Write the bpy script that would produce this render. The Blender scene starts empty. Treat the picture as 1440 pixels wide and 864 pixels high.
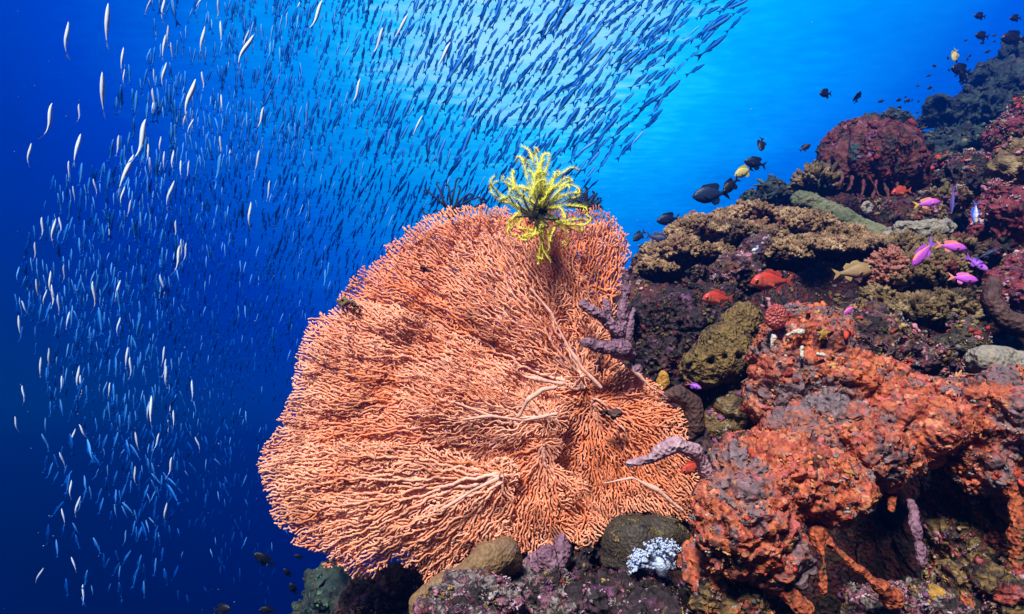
import bpy, bmesh, math, random
import numpy as np
from mathutils import Vector, Matrix

random.seed(7)
rng = np.random.default_rng(7)
sc = bpy.context.scene
COL = sc.collection
R = math.radians

# ------------------------------------------------------------------ camera, water light, sun, exposure
PITCH = R(12)
K = 0.839 / 720.0
RIGHT = np.array([1.0, 0, 0])
FWD = np.array([0, math.cos(PITCH), math.sin(PITCH)])
UP = np.array([0, -math.sin(PITCH), math.cos(PITCH)])

cam_d = bpy.data.cameras.new('camera')
cam = bpy.data.objects.new('camera', cam_d)
COL.objects.link(cam)
cam_d.sensor_width = 36
cam_d.lens = 18 / 0.839
cam_d.clip_start = 0.02
cam_d.clip_end = 500
cam.rotation_euler = (math.pi / 2 + PITCH, 0, 0)
sc.camera = cam


def at(px, py, d):
    """a point seen at photo pixel (px, py), d metres in front of the lens"""
    return d * (FWD + (px - 720) * K * RIGHT + (432 - py) * K * UP)


def unit(v):
    v = np.asarray(v, float)
    return v / max(1e-9, np.linalg.norm(v))


def srgb(r, g, b):
    return tuple((c / 255 / 12.92) if c / 255 < 0.04045 else ((c / 255 + 0.055) / 1.055) ** 2.4 for c in (r, g, b)) + (1,)


SUN_DIR = unit([-0.26, -0.76, 0.74])          # towards the sun
sun_d = bpy.data.lights.new('sun', 'SUN')
sun = bpy.data.objects.new('sun', sun_d)
COL.objects.link(sun)
sun_d.energy = 4.8
sun_d.angle = R(11)
sun_d.color = (1.0, 0.95, 0.88)
sun.rotation_euler = Vector(-SUN_DIR).to_track_quat('-Z', 'Y').to_euler()

world = bpy.data.worlds.new('World')
sc.world = world
world.use_nodes = True
NT = world.node_tree
NT.nodes.clear()
wn, wl = NT.nodes.new, NT.links.new
w_out = wn('ShaderNodeOutputWorld')
w_bg = wn('ShaderNodeBackground')
wl(w_bg.outputs[0], w_out.inputs[0])
w_tc = wn('ShaderNodeTexCoord')


def w_dot(vec):
    n = wn('ShaderNodeVectorMath'); n.operation = 'DOT_PRODUCT'
    wl(w_tc.outputs['Generated'], n.inputs[0]); n.inputs[1].default_value = tuple(vec)
    return n.outputs['Value']


def w_math(op, a, b=None, c=None, clamp=False):
    n = wn('ShaderNodeMath'); n.operation = op; n.use_clamp = clamp
    for i, v in enumerate((a, b, c)):
        if v is None: continue
        if isinstance(v, (int, float)): n.inputs[i].default_value = v
        else: wl(v, n.inputs[i])
    return n.outputs[0]


def dirof(px, py):
    return unit(at(px, py, 1))


# broad water light: brightest up and to the right, navy to the lower left
G1 = dirof(900, -330)
stops = [((1180, -20), (0, 150, 255)), ((1200, 60), (0, 138, 255)), ((1000, 220), (4, 124, 248)), ((560, 160), (0, 98, 232)), ((480, 330), (0, 60, 204)),
         ((330, 430), (0, 24, 150)), ((300, 620), (0, 6, 98)), ((60, 800), (0, 1, 58))]
w_ramp = wn('ShaderNodeValToRGB')
el = w_ramp.color_ramp.elements
vals = sorted([(float(dirof(*p) @ G1), c) for p, c in stops])
while len(el) < len(vals): el.new(0.5)
for e, (v, c) in zip(el, vals):
    e.position = (v + 1) / 2; e.color = srgb(*c)
wl(w_math('MULTIPLY_ADD', w_dot(G1), 0.5, 0.5), w_ramp.inputs[0])

# the lit surface overhead: the sky (Nishita) seen through the ripples round the sun's glow
G2 = dirof(735, -35)
w_noise = wn('ShaderNodeTexNoise'); w_noise.inputs['Scale'].default_value = 1.0; w_noise.inputs['Detail'].default_value = 4
w_map = wn('ShaderNodeVectorMath'); w_map.operation = 'DIVIDE'
w_z = w_math('MAXIMUM', w_dot((0, 0, 1)), 0.05)
w_cmb = wn('ShaderNodeCombineXYZ')
for i in range(3): wl(w_z, w_cmb.inputs[i])
wl(w_tc.outputs['Generated'], w_map.inputs[0]); wl(w_cmb.outputs[0], w_map.inputs[1])
w_scl = wn('ShaderNodeVectorMath'); w_scl.operation = 'MULTIPLY'; w_scl.inputs[1].default_value = (15, 34, 1)
wl(w_map.outputs[0], w_scl.inputs[0]); wl(w_scl.outputs[0], w_noise.inputs['Vector'])
w_n2 = wn('ShaderNodeTexNoise'); w_n2.inputs['Scale'].default_value = 0.13; w_n2.inputs['Detail'].default_value = 3
wl(w_scl.outputs[0], w_n2.inputs['Vector'])
ang = w_math('ADD', w_dot(G2), w_math('MULTIPLY', w_math('SUBTRACT', w_n2.outputs[0], 0.5), 0.045))
ang = w_math('ADD', ang, w_math('MULTIPLY', w_math('SUBTRACT', w_noise.outputs[0], 0.5), 0.045))
w_g = wn('ShaderNodeValToRGB')
ge = w_g.color_ramp.elements
gst = [(0.82, (0, 0, 0, 1)), (0.89, (0.0, 0.07, 0.06, 1)), (0.945, (0.0, 0.24, 0.17, 1)), (0.972, (0.01, 0.42, 0.18, 1)), (0.983, (0.18, 0.54, 0.16, 1)), (0.993, (0.30, 0.60, 0.14, 1)), (1.0, (0.40, 0.66, 0.16, 1))]
while len(ge) < len(gst): ge.new(0.5)
for e, (p, c) in zip(ge, gst): e.position = p; e.color = c
wl(ang, w_g.inputs[0])
w_sky = wn('ShaderNodeTexSky'); w_sky.sky_type = 'NISHITA'; w_sky.sun_disc = False
w_sky.sun_elevation = math.asin(SUN_DIR[2]); w_sky.sun_rotation = math.atan2(SUN_DIR[0], SUN_DIR[1])
w_skm = wn('ShaderNodeMixRGB'); w_skm.blend_type = 'MULTIPLY'; w_skm.inputs[0].default_value = 1
wl(w_sky.outputs[0], w_skm.inputs[1]); w_skm.inputs[2].default_value = (0.0, 0.004, 0.006, 1)
w_add = wn('ShaderNodeMixRGB'); w_add.blend_type = 'ADD'; w_add.inputs[0].default_value = 1
wl(w_ramp.outputs[0], w_add.inputs[1]); wl(w_g.outputs[0], w_add.inputs[2])
w_add2 = wn('ShaderNodeMixRGB'); w_add2.blend_type = 'ADD'; w_add2.inputs[0].default_value = 1
wl(w_add.outputs[0], w_add2.inputs[1]); wl(w_skm.outputs[0], w_add2.inputs[2])
# faint mottling of the open water
w_n3 = wn('ShaderNodeTexNoise'); w_n3.inputs['Scale'].default_value = 5; w_n3.inputs['Detail'].default_value = 5
wl(w_tc.outputs['Generated'], w_n3.inputs['Vector'])
w_mm = wn('ShaderNodeMixRGB'); w_mm.blend_type = 'MULTIPLY'; w_mm.inputs[0].default_value = 1
w_v = w_math('MULTIPLY_ADD', w_n3.outputs[0], 0.36, 0.82)
w_v = w_math('ADD', w_v, w_math('MULTIPLY', w_math('SUBTRACT', w_noise.outputs[0], 0.5), 0.16))
wl(w_add2.outputs[0], w_mm.inputs[1]); wl(w_v, w_mm.inputs[2])
wl(w_mm.outputs[0], w_bg.inputs[0])
w_bg.inputs[1].default_value = 0.64

sc.view_settings.view_transform = 'Standard'
sc.view_settings.look = 'None'
sc.view_settings.gamma = 1
sc.view_settings.exposure = 0.9
sc.view_settings.use_curve_mapping = False
sc.cycles.use_denoising = True
sc.cycles.max_bounces = 6
sc.cycles.diffuse_bounces = 4
sc.cycles.glossy_bounces = 2
sc.cycles.volume_bounces = 0
sc.cycles.use_adaptive_sampling = True

# ------------------------------------------------------------------ numpy noise


def _h(i, j, k, s):
    with np.errstate(over='ignore'):
        n = (i.astype(np.uint32) * np.uint32(374761393) + j.astype(np.uint32) * np.uint32(668265263)
             + k.astype(np.uint32) * np.uint32(2246822519) + np.uint32((s * 3266489917) & 0xffffffff))
        n = (n ^ (n >> np.uint32(13))) * np.uint32(1274126177)
        n = (n ^ (n >> np.uint32(16))) * np.uint32(2654435761)
        n = n ^ (n >> np.uint32(15))
    return n.astype(np.float64) / 4294967295.0


def vnoise(P, s=0):
    P = np.asarray(P, float)
    I = np.floor(P).astype(np.int64); f = P - I
    f = f * f * (3 - 2 * f)
    out = 0
    for a in (0, 1):
        for b in (0, 1):
            for c in (0, 1):
                w = (f[:, 0] if a else 1 - f[:, 0]) * (f[:, 1] if b else 1 - f[:, 1]) * (f[:, 2] if c else 1 - f[:, 2])
                out = out + w * _h(I[:, 0] + a, I[:, 1] + b, I[:, 2] + c, s)
    return out * 2 - 1


def fbm(P, o=4, s=0, g=0.5):
    a, t = 1.0, 0
    P = np.asarray(P, float)
    for i in range(o):
        t = t + a * vnoise(P * 2.03 ** i + 17.3 * i, s + i); a *= g
    return t


def worley(P, s=0):
    P = np.asarray(P, float)
    I = np.floor(P).astype(np.int64); f = P - I
    best = np.full(len(P), 9.0); idv = np.zeros(len(P))
    for a in (-1, 0, 1):
        for b in (-1, 0, 1):
            for c in (-1, 0, 1):
                i, j, k = I[:, 0] + a, I[:, 1] + b, I[:, 2] + c
                d = np.sqrt((a + _h(i, j, k, s) - f[:, 0]) ** 2 + (b + _h(i, j, k, s + 1) - f[:, 1]) ** 2 + (c + _h(i, j, k, s + 2) - f[:, 2]) ** 2)
                m = d < best
                best = np.where(m, d, best); idv = np.where(m, _h(i, j, k, s + 3), idv)
    return best, idv


# ------------------------------------------------------------------ objects
def mk(name, V, faces, mat, parent=None, col=None, smooth=True, org=None):
    """one mesh object; V in world metres, org = the origin it is stored about"""
    V = np.asarray(V, np.float64)
    if parent is not None and org is None: org = np.array(parent.get('_o', (0, 0, 0)))
    if org is not None: V = V - np.asarray(org)
    me = bpy.data.meshes.new(name)
    if not isinstance(faces, (list, tuple)) or (len(faces) and not isinstance(faces[0], np.ndarray)):
        me.from_pydata(V.tolist(), [], [tuple(f) for f in faces])
    else:
        nl = sum(f.size for f in faces); npoly = sum(len(f) for f in faces)
        me.vertices.add(len(V)); me.vertices.foreach_set('co', V.ravel())
        me.loops.add(nl); me.polygons.add(npoly)
        me.loops.foreach_set('vertex_index', np.concatenate([f.ravel() for f in faces]).astype(np.int32))
        tot = np.concatenate([np.full(len(f), f.shape[1]) for f in faces])
        me.polygons.foreach_set('loop_start', np.concatenate([[0], np.cumsum(tot)[:-1]]).astype(np.int32))
        me.update(calc_edges=True); me.validate()
    me.polygons.foreach_set('use_smooth', np.full(len(me.polygons), smooth))
    if col is not None:
        a = me.color_attributes.new('col', 'FLOAT_COLOR', 'POINT')
        c = np.ones((len(V), 4)); c[:, :3] = np.asarray(col)[:, :3]
        a.data.foreach_set('color', c.ravel())
    for m in (mat if isinstance(mat, (list, tuple)) else [mat]): me.materials.append(m)
    o = bpy.data.objects.new(name, me); COL.objects.link(o)
    if parent is not None: o.parent = parent
    elif org is not None: o.location = tuple(org)
    return o


def tag(o, label, cat, group=None):
    o['label'] = label; o['category'] = cat
    if group: o['group'] = group
    return o


def thing(name, label, cat, loc, group=None):
    o = bpy.data.objects.new(name, None); COL.objects.link(o)
    o.empty_display_size = 0.02
    o.location = tuple(loc); o['_o'] = [float(x) for x in loc]
    return tag(o, label, cat, group)


def kind(o, k):
    o['kind'] = k
    return o


# ------------------------------------------------------------------ materials
def mat_new(name):
    m = bpy.data.materials.new(name); m.use_nodes = True
    nt = m.node_tree
    b = nt.nodes['Principled BSDF']
    return m, nt, b


def ramp_node(nt, stops, interp='LINEAR'):
    r = nt.nodes.new('ShaderNodeValToRGB'); r.color_ramp.interpolation = interp
    e = r.color_ramp.elements
    while len(e) < len(stops): e.new(0.5)
    for x, (p, c) in zip(e, stops): x.position = p; x.color = tuple(c)[:3] + (1,)
    return r


ALB = 0.66


def reef_mat(name, pal, scale=5, patches=(), fine=0.3, rough=0.75, bump=0.5, bscale=70, spec=0.25, speck=None, det=5):
    """living reef skin: mottled palette, patches of other growth, fine specks, bumpy polyps"""
    m, nt, b = mat_new(name)
    N, L = nt.nodes.new, nt.links.new
    tc = N('ShaderNodeTexCoord'); co = tc.outputs['Object']
    n1 = N('ShaderNodeTexNoise'); n1.inputs['Scale'].default_value = scale; n1.inputs['Detail'].default_value = det; n1.inputs['Roughness'].default_value = 0.62
    L(co, n1.inputs['Vector'])
    pal = [tuple(x * ALB for x in c[:3]) for c in pal]; patches = [(tuple(x * ALB for x in c[:3]), t_, s_) for c, t_, s_ in patches]
    k = len(pal)
    r1 = ramp_node(nt, [(0.3 + 0.4 * i / max(1, k - 1), c) for i, c in enumerate(pal)])
    L(n1.outputs[0], r1.inputs[0])
    cur = r1.outputs[0]
    for i, (c, th, s) in enumerate(patches):
        n = N('ShaderNodeTexNoise'); n.inputs['Scale'].default_value = s; n.inputs['Detail'].default_value = 6; n.inputs['Roughness'].default_value = 0.68
        mp = N('ShaderNodeMapping'); mp.inputs['Location'].default_value = (3.1 * i + 1.7, 5.2 * i, -2.4 * i)
        L(co, mp.inputs[0]); L(mp.outputs[0], n.inputs['Vector'])
        rr = ramp_node(nt, [(th - 0.03, (0, 0, 0)), (th + 0.03, (1, 1, 1))]); L(n.outputs[0], rr.inputs[0])
        mx = N('ShaderNodeMixRGB'); L(rr.outputs[0], mx.inputs[0]); L(cur, mx.inputs[1]); mx.inputs[2].default_value = tuple(c)[:3] + (1,)
        cur = mx.outputs[0]
    if speck:
        c, s, r = speck
        v = N('ShaderNodeTexVoronoi'); v.inputs['Scale'].default_value = s; L(co, v.inputs['Vector'])
        rr = ramp_node(nt, [(r * 0.7, (1, 1, 1)), (r, (0, 0, 0))]); L(v.outputs['Distance'], rr.inputs[0])
        mx = N('ShaderNodeMixRGB'); L(rr.outputs[0], mx.inputs[0]); L(cur, mx.inputs[1]); mx.inputs[2].default_value = tuple(c)[:3] + (1,)
        cur = mx.outputs[0]
    nf = N('ShaderNodeTexNoise'); nf.inputs['Scale'].default_value = bscale * 0.7; nf.inputs['Detail'].default_value = 3
    L(co, nf.inputs['Vector'])
    ml = N('ShaderNodeMath'); ml.operation = 'MULTIPLY_ADD'; L(nf.outputs[0], ml.inputs[0]); ml.inputs[1].default_value = 4.0 * fine; ml.inputs[2].default_value = 1 - 2.0 * fine; ml.use_clamp = False
    mu = N('ShaderNodeMixRGB'); mu.blend_type = 'MULTIPLY'; mu.inputs[0].default_value = 1
    L(cur, mu.inputs[1]); L(ml.outputs[0], mu.inputs[2])
    L(mu.outputs[0], b.inputs['Base Color'])
    vb = N('ShaderNodeTexVoronoi'); vb.inputs['Scale'].default_value = bscale; L(co, vb.inputs['Vector'])
    ad = N('ShaderNodeMath'); ad.operation = 'ADD'; L(vb.outputs['Distance'], ad.inputs[0]); L(nf.outputs[0], ad.inputs[1])
    bp = N('ShaderNodeBump'); bp.inputs['Strength'].default_value = bump; bp.inputs['Distance'].default_value = 0.012
    L(ad.outputs[0], bp.inputs['Height']); L(bp.outputs[0], b.inputs['Normal'])
    b.inputs['Roughness'].default_value = rough
    b.inputs['Specular IOR Level'].default_value = spec
    return m


def vcol_mat(name, rough=0.5, spec=0.4, noise=0.0, nscale=60, bump=0.0, tint=None, metal=0.0):
    m, nt, b = mat_new(name)
    N, L = nt.nodes.new, nt.links.new
    a = N('ShaderNodeVertexColor'); a.layer_name = 'col'
    cur = a.outputs[0]
    if noise or bump:
        tc = N('ShaderNodeTexCoord'); nf = N('ShaderNodeTexNoise'); nf.inputs['Scale'].default_value = nscale; nf.inputs['Detail'].default_value = 3
        L(tc.outputs['Object'], nf.inputs['Vector'])
    if noise:
        ml = N('ShaderNodeMath'); ml.operation = 'MULTIPLY_ADD'; L(nf.outputs[0], ml.inputs[0]); ml.inputs[1].default_value = 2 * noise; ml.inputs[2].default_value = 1 - noise
        mu = N('ShaderNodeMixRGB'); mu.blend_type = 'MULTIPLY'; mu.inputs[0].default_value = 1
        L(cur, mu.inputs[1]); L(ml.outputs[0], mu.inputs[2]); cur = mu.outputs[0]
    if bump:
        bp = N('ShaderNodeBump'); bp.inputs['Strength'].default_value = bump; bp.inputs['Distance'].default_value = 0.004
        L(nf.outputs[0], bp.inputs['Height']); L(bp.outputs[0], b.inputs['Normal'])
    L(cur, b.inputs['Base Color'])
    b.inputs['Roughness'].default_value = rough
    b.inputs['Specular IOR Level'].default_value = spec
    b.inputs['Metallic'].default_value = metal
    return m


# palettes (base colours; farther growth darkened in place of the flash fading)
ORG, RED, DRED, SALM = (0.66, 0.16, 0.045), (0.50, 0.055, 0.03), (0.20, 0.022, 0.018), (0.72, 0.22, 0.14)
GREY, LGREY, DARK, OCHRE = (0.17, 0.13, 0.14), (0.34, 0.30, 0.30), (0.022, 0.017, 0.017), (0.34, 0.22, 0.06)
PURP, PINK, BRN, TAN = (0.20, 0.07, 0.17), (0.50, 0.20, 0.26), (0.13, 0.075, 0.035), (0.45, 0.31, 0.17)
GRN, TEAL, OLIV, MAR = (0.07, 0.14, 0.08), (0.03, 0.075, 0.075), (0.17, 0.14, 0.045), (0.16, 0.028, 0.035)

M = {}
M['sponge'] = reef_mat('red sponge', [(0.07, 0.016, 0.016), (0.32, 0.04, 0.03), (0.62, 0.17, 0.06), (0.38, 0.05, 0.04), (0.74, 0.30, 0.15), (0.34, 0.045, 0.045)], 24,
                      [((0.08, 0.02, 0.02), 0.58, 10), ((0.19, 0.12, 0.13), 0.54, 6), ((0.22, 0.13, 0.15), 0.60, 22), ((0.66, 0.30, 0.09), 0.66, 14), ((0.10, 0.03, 0.035), 0.64, 26), ((0.58, 0.13, 0.12), 0.61, 13), ((0.55, 0.27, 0.28), 0.68, 18)], 0.36, 0.7, 0.6, 75, 0.3, (DARK, 34, 0.17))
M['sponge_grey'] = reef_mat('grey red sponge', [(0.34, 0.06, 0.05), (0.20, 0.12, 0.13), (0.5, 0.15, 0.08), (0.24, 0.16, 0.18), (0.15, 0.09, 0.10)], 16,
                           [((0.22, 0.16, 0.17), 0.50, 7), ((0.5, 0.10, 0.06), 0.62, 20)], 0.42, 0.7, 1.0, 75, 0.3, (DARK, 34, 0.17))
M['sponge_rust'] = reef_mat('rust sponge', [DRED, (0.30, 0.05, 0.02), (0.52, 0.13, 0.045), (0.26, 0.04, 0.025), (0.5, 0.16, 0.07)], 44, [(BRN, 0.58, 26), ((0.4, 0.2, 0.2), 0.66, 40)], 0.4, 0.75, 0.8, 120)
M['encrust'] = reef_mat('encrusted rock', [DARK, MAR, BRN, (0.09, 0.035, 0.07), DARK, OLIV], 17, [(PINK, 0.62, 20), (LGREY, 0.66, 28), (DARK, 0.58, 12)], 0.45, 0.8, 1.0, 70)
M['encrust_dark'] = reef_mat('dark encrusted rock', [DARK, (0.04, 0.025, 0.032), DARK, (0.08, 0.035, 0.05), BRN], 16, [(PURP, 0.62, 18), (OLIV, 0.66, 22)], 0.45, 0.8, 1.0, 70)
M['coralline'] = reef_mat('pink coralline rock', [DARK, (0.20, 0.07, 0.14), (0.34, 0.15, 0.20), DARK, (0.30, 0.25, 0.24), (0.05, 0.03, 0.03), (0.14, 0.09, 0.03)], 28, [(DARK, 0.54, 17), (OCHRE, 0.64, 18), ((0.50, 0.38, 0.42), 0.66, 30)], 0.45, 0.75, 1.0, 80)
M['mixed'] = reef_mat('mixed growth', [DARK, BRN, (0.24, 0.15, 0.05), DARK, (0.36, 0.05, 0.035), (0.34, 0.15, 0.16)], 18, [(ORG, 0.62, 18), (DARK, 0.57, 10), (LGREY, 0.69, 26)], 0.45, 0.75, 1.0, 75)
M['ochre'] = reef_mat('ochre sponge', [BRN, (0.26, 0.17, 0.05), (0.16, 0.10, 0.03), (0.32, 0.2, 0.06)], 20, [((0.10, 0.06, 0.03), 0.58, 16), (GREY, 0.62, 14), ((0.14, 0.03, 0.03), 0.64, 10)], 0.4, 0.75, 0.9, 110)
M['brown_smooth'] = reef_mat('grey brown coral', [(0.03, 0.026, 0.02), (0.075, 0.058, 0.04), (0.05, 0.042, 0.033), (0.09, 0.065, 0.045)], 14, [((0.12, 0.095, 0.075), 0.66, 14), (DARK, 0.62, 10)], 0.3, 0.6, 0.4, 130)
M['dusky'] = reef_mat('dusky purple sponge', [(0.08, 0.045, 0.06), (0.18, 0.10, 0.13), (0.26, 0.16, 0.18)], 22, [((0.16, 0.06, 0.05), 0.62, 16)], 0.3, 0.8, 0.7, 130)
M['pale_lilac'] = reef_mat('pale lilac sponge', [(0.32, 0.16, 0.20), (0.54, 0.33, 0.39), (0.70, 0.50, 0.54)], 24, [((0.28, 0.12, 0.12), 0.66, 18)], 0.25, 0.75, 0.6, 130)
M['leather'] = reef_mat('ochre leather coral', [(0.17, 0.10, 0.055), (0.28, 0.17, 0.08), (0.36, 0.23, 0.11)], 11, [((0.25, 0.14, 0.13), 0.60, 9)], 0.3, 0.65, 0.35, 150)
M['grey_boulder'] = reef_mat('grey boulder coral', [(0.20, 0.19, 0.16), (0.36, 0.32, 0.25), (0.28, 0.24, 0.2)], 9, [((0.42, 0.30, 0.16), 0.62, 8)], 0.25, 0.7, 0.5, 110)
M['barrel'] = reef_mat('maroon barrel sponge', [(0.022, 0.01, 0.012), (0.12, 0.028, 0.028), (0.18, 0.055, 0.048), (0.05, 0.015, 0.018), (0.15, 0.038, 0.038)], 18, [((0.30, 0.12, 0.13), 0.63, 16), (TEAL, 0.60, 5), (DARK, 0.60, 13)], 0.4, 0.8, 0.8, 50)
M['tan_coral'] = reef_mat('tan hard coral', [(0.08, 0.045, 0.02), (0.30, 0.18, 0.085), (0.66, 0.46, 0.27)], 22, [((0.26, 0.11, 0.08), 0.60, 9), ((0.10, 0.06, 0.03), 0.60, 7)], 0.25, 0.7, 0.4, 140)
M['rose_coral'] = reef_mat('rose hard coral', [(0.22, 0.08, 0.06), (0.46, 0.17, 0.12), (0.5, 0.3, 0.2)], 14, [], 0.25, 0.7, 0.4, 140)
M['olive_coral'] = reef_mat('olive hard coral', [(0.06, 0.04, 0.018), (0.20, 0.13, 0.05), (0.42, 0.31, 0.16)], 18, [(MAR, 0.58, 9), ((0.07, 0.045, 0.03), 0.58, 6)], 0.3, 0.7, 0.4, 140)
M['plate_under'] = reef_mat('coral plate rock', [DARK, (0.06, 0.035, 0.02), DARK, (0.09, 0.02, 0.025), BRN], 18, [(PINK, 0.66, 20)], 0.4, 0.8, 0.9, 90)
M['teal_reef'] = reef_mat('far reef', [(0.006, 0.014, 0.018), (0.02, 0.05, 0.05), (0.05, 0.075, 0.055), (0.012, 0.03, 0.035), (0.03, 0.04, 0.045)], 9, [((0.10, 0.06, 0.07), 0.62, 7), ((0.13, 0.15, 0.08), 0.64, 11), ((0.012, 0.02, 0.025), 0.57, 9)], 0.45, 0.85, 1.0, 35)  # far reef's dark teal: lack of flash light put into the colour
M['red_reef'] = reef_mat('wine red growth', [(0.03, 0.01, 0.014), MAR, (0.30, 0.045, 0.07), (0.07, 0.02, 0.03), (0.24, 0.06, 0.10)], 15, [(OLIV, 0.62, 9), (DARK, 0.58, 11), ((0.45, 0.36, 0.25), 0.67, 14)], 0.45, 0.75, 0.9, 60)
M['green_sponge'] = reef_mat('grey green sponge', [(0.09, 0.11, 0.065), (0.17, 0.19, 0.10), (0.23, 0.21, 0.13)], 8, [((0.12, 0.07, 0.06), 0.62, 10)], 0.3, 0.8, 0.5, 90)
M['lilac'] = reef_mat('lilac sponge', [(0.14, 0.065, 0.10), (0.27, 0.14, 0.20), (0.40, 0.24, 0.31)], 22, [((0.26, 0.09, 0.10), 0.64, 16)], 0.3, 0.75, 0.6, 130)
M['brown_sponge'] = reef_mat('brown sponge', [(0.07, 0.035, 0.03), (0.15, 0.075, 0.065)], 10, [], 0.3, 0.7, 0.5, 90)
M['rock'] = reef_mat('reef rock', [DARK, (0.03, 0.018, 0.02), (0.10, 0.055, 0.03), (0.13, 0.02, 0.03), DARK, (0.12, 0.045, 0.08), (0.13, 0.08, 0.035)], 14, [(PURP, 0.64, 11), (DARK, 0.53, 5), (OLIV, 0.66, 14)], 0.45, 0.85, 1.0, 60)
M['tunicate'] = reef_mat('red tunicate', [(0.42, 0.06, 0.05), (0.6, 0.12, 0.09)], 20, [], 0.3, 0.5, 0.6, 160, 0.5, ((0.12, 0.01, 0.01), 90, 0.22))
M['white_crust'] = reef_mat('white crust', [(0.62, 0.55, 0.42), (0.8, 0.74, 0.62)], 20, [], 0.2, 0.7, 0.4, 200)
M['yellow_crust'] = reef_mat('yellow crust', [(0.38, 0.15, 0.02), (0.55, 0.30, 0.05), (0.25, 0.10, 0.02)], 40, [], 0.2, 0.7, 0.4, 200)
M['white_coral'] = reef_mat('white soft coral', [(0.46, 0.58, 0.86), (0.72, 0.82, 1.0)], 20, [], 0.15, 0.6, 0.3, 200)
M['knob'] = vcol_mat('encrusting knobs', 0.75, 0.25, 0.45, 90, 0.8)
M['fan'] = vcol_mat('sea fan', 0.75, 0.15, 0.25, 60, 0.35)
M['fish'] = vcol_mat('fish skin', 0.45, 0.25, 0.30, 34, 0.3)
M['silver'] = vcol_mat('silver fish skin', 0.5, 0.03, 0.08, 60)
M['feather_yellow'] = vcol_mat('yellow feather star', 0.65, 0.2, 0.15, 80)
M['feather_black'] = vcol_mat('black feather star', 0.7, 0.2, 0.15, 80)


def plain(name, c, rough=0.3, spec=0.6):
    m, nt, b = mat_new(name)
    tc = nt.nodes.new('ShaderNodeTexCoord'); n = nt.nodes.new('ShaderNodeTexNoise'); n.inputs['Scale'].default_value = 120
    nt.links.new(tc.outputs['Object'], n.inputs['Vector'])
    r = ramp_node(nt, [(0.3, tuple(x * 0.8 for x in c)), (0.7, tuple(min(1, x * 1.15) for x in c))])
    nt.links.new(n.outputs[0], r.inputs[0]); nt.links.new(r.outputs[0], b.inputs['Base Color'])
    b.inputs['Roughness'].default_value = rough; b.inputs['Specular IOR Level'].default_value = spec
    return m


M['pupil'] = plain('fish pupil', (0.006, 0.006, 0.008), 0.15)
M['iris_red'] = plain('red iris', (0.55, 0.10, 0.05), 0.25)
M['iris_pale'] = plain('pale iris', (0.22, 0.19, 0.14), 0.25)


# ------------------------------------------------------------------ lumps: spheres and tubes melted into one skin
def _ico(n):
    bm = bmesh.new(); bmesh.ops.create_icosphere(bm, subdivisions=n, radius=1)
    v = np.array([x.co[:] for x in bm.verts]); f = np.array([[y.index for y in x.verts] for x in bm.faces]); bm.free()
    return v, f


ICO = {n: _ico(n) for n in (1, 2, 3, 4)}
BASIS = np.stack([RIGHT, FWD, UP])          # rows


def S(px, py, d, rx, ry=None, rd=None):
    """a ball seen at a pixel: radii in photo pixels, rd its depth radius (pixels too)"""
    ry = rx if ry is None else ry
    rd = 0.5 * (rx + ry) if rd is None else rd
    return at(px, py, d), np.array([rx, rd, ry]) * K * d


def T(pts, rads):
    """a tube through pixel points (px, py, d) with radii in pixels"""
    out = []
    P = [at(*p) for p in pts]
    Rr = [r * K * p[2] for r, p in zip(rads, pts)]
    for a, b, ra, rb in zip(P, P[1:], Rr, Rr[1:]):
        n = max(2, int(np.linalg.norm(b - a) / (0.4 * max(1e-4, min(ra, rb)))))
        for i in range(n + 1):
            t = i / n
            out.append((a + (b - a) * t, np.full(3, ra + (rb - ra) * t)))
    return out


def remesh(balls, voxel, sm=4):
    vs, fs, o = [], [], 0
    v0, f0 = ICO[3]
    for c, r in balls:
        v = (v0 * r) @ BASIS + c
        vs.append(v); fs.append(f0 + o); o += len(v0)
    me = bpy.data.meshes.new('tmp'); me.from_pydata(np.concatenate(vs).tolist(), [], np.concatenate(fs).tolist())
    ob = bpy.data.objects.new('tmp', me); COL.objects.link(ob)
    md = ob.modifiers.new('r', 'REMESH'); md.mode = 'VOXEL'; md.voxel_size = voxel
    if sm:
        s = ob.modifiers.new('s', 'SMOOTH'); s.iterations = sm; s.factor = 0.5
    dg = bpy.context.evaluated_depsgraph_get(); dg.update()
    ev = ob.evaluated_get(dg); m2 = ev.to_mesh()
    V = np.zeros(len(m2.vertices) * 3); m2.vertices.foreach_get('co', V); V = V.reshape(-1, 3)
    lt = np.zeros(len(m2.polygons), np.int32); m2.polygons.foreach_get('loop_total', lt)
    lv = np.zeros(len(m2.loops), np.int32); m2.loops.foreach_get('vertex_index', lv)
    ev.to_mesh_clear()
    bpy.data.objects.remove(ob); bpy.data.meshes.remove(me)
    st = np.concatenate([[0], np.cumsum(lt)[:-1]])
    F = []
    for n in (3, 4):
        i = st[lt == n]
        if len(i): F.append(lv[i[:, None] + np.arange(n)])
    return V, F


def normals(V, F):
    N = np.zeros_like(V)
    for f in F:
        n = np.cross(V[f[:, 1]] - V[f[:, 0]], V[f[:, 2]] - V[f[:, 0]])
        if f.shape[1] == 4: n = n + np.cross(V[f[:, 2]] - V[f[:, 0]], V[f[:, 3]] - V[f[:, 0]])
        for k in range(f.shape[1]): np.add.at(N, f[:, k], n)
    return N / np.maximum(1e-12, np.linalg.norm(N, axis=1))[:, None]


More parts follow.
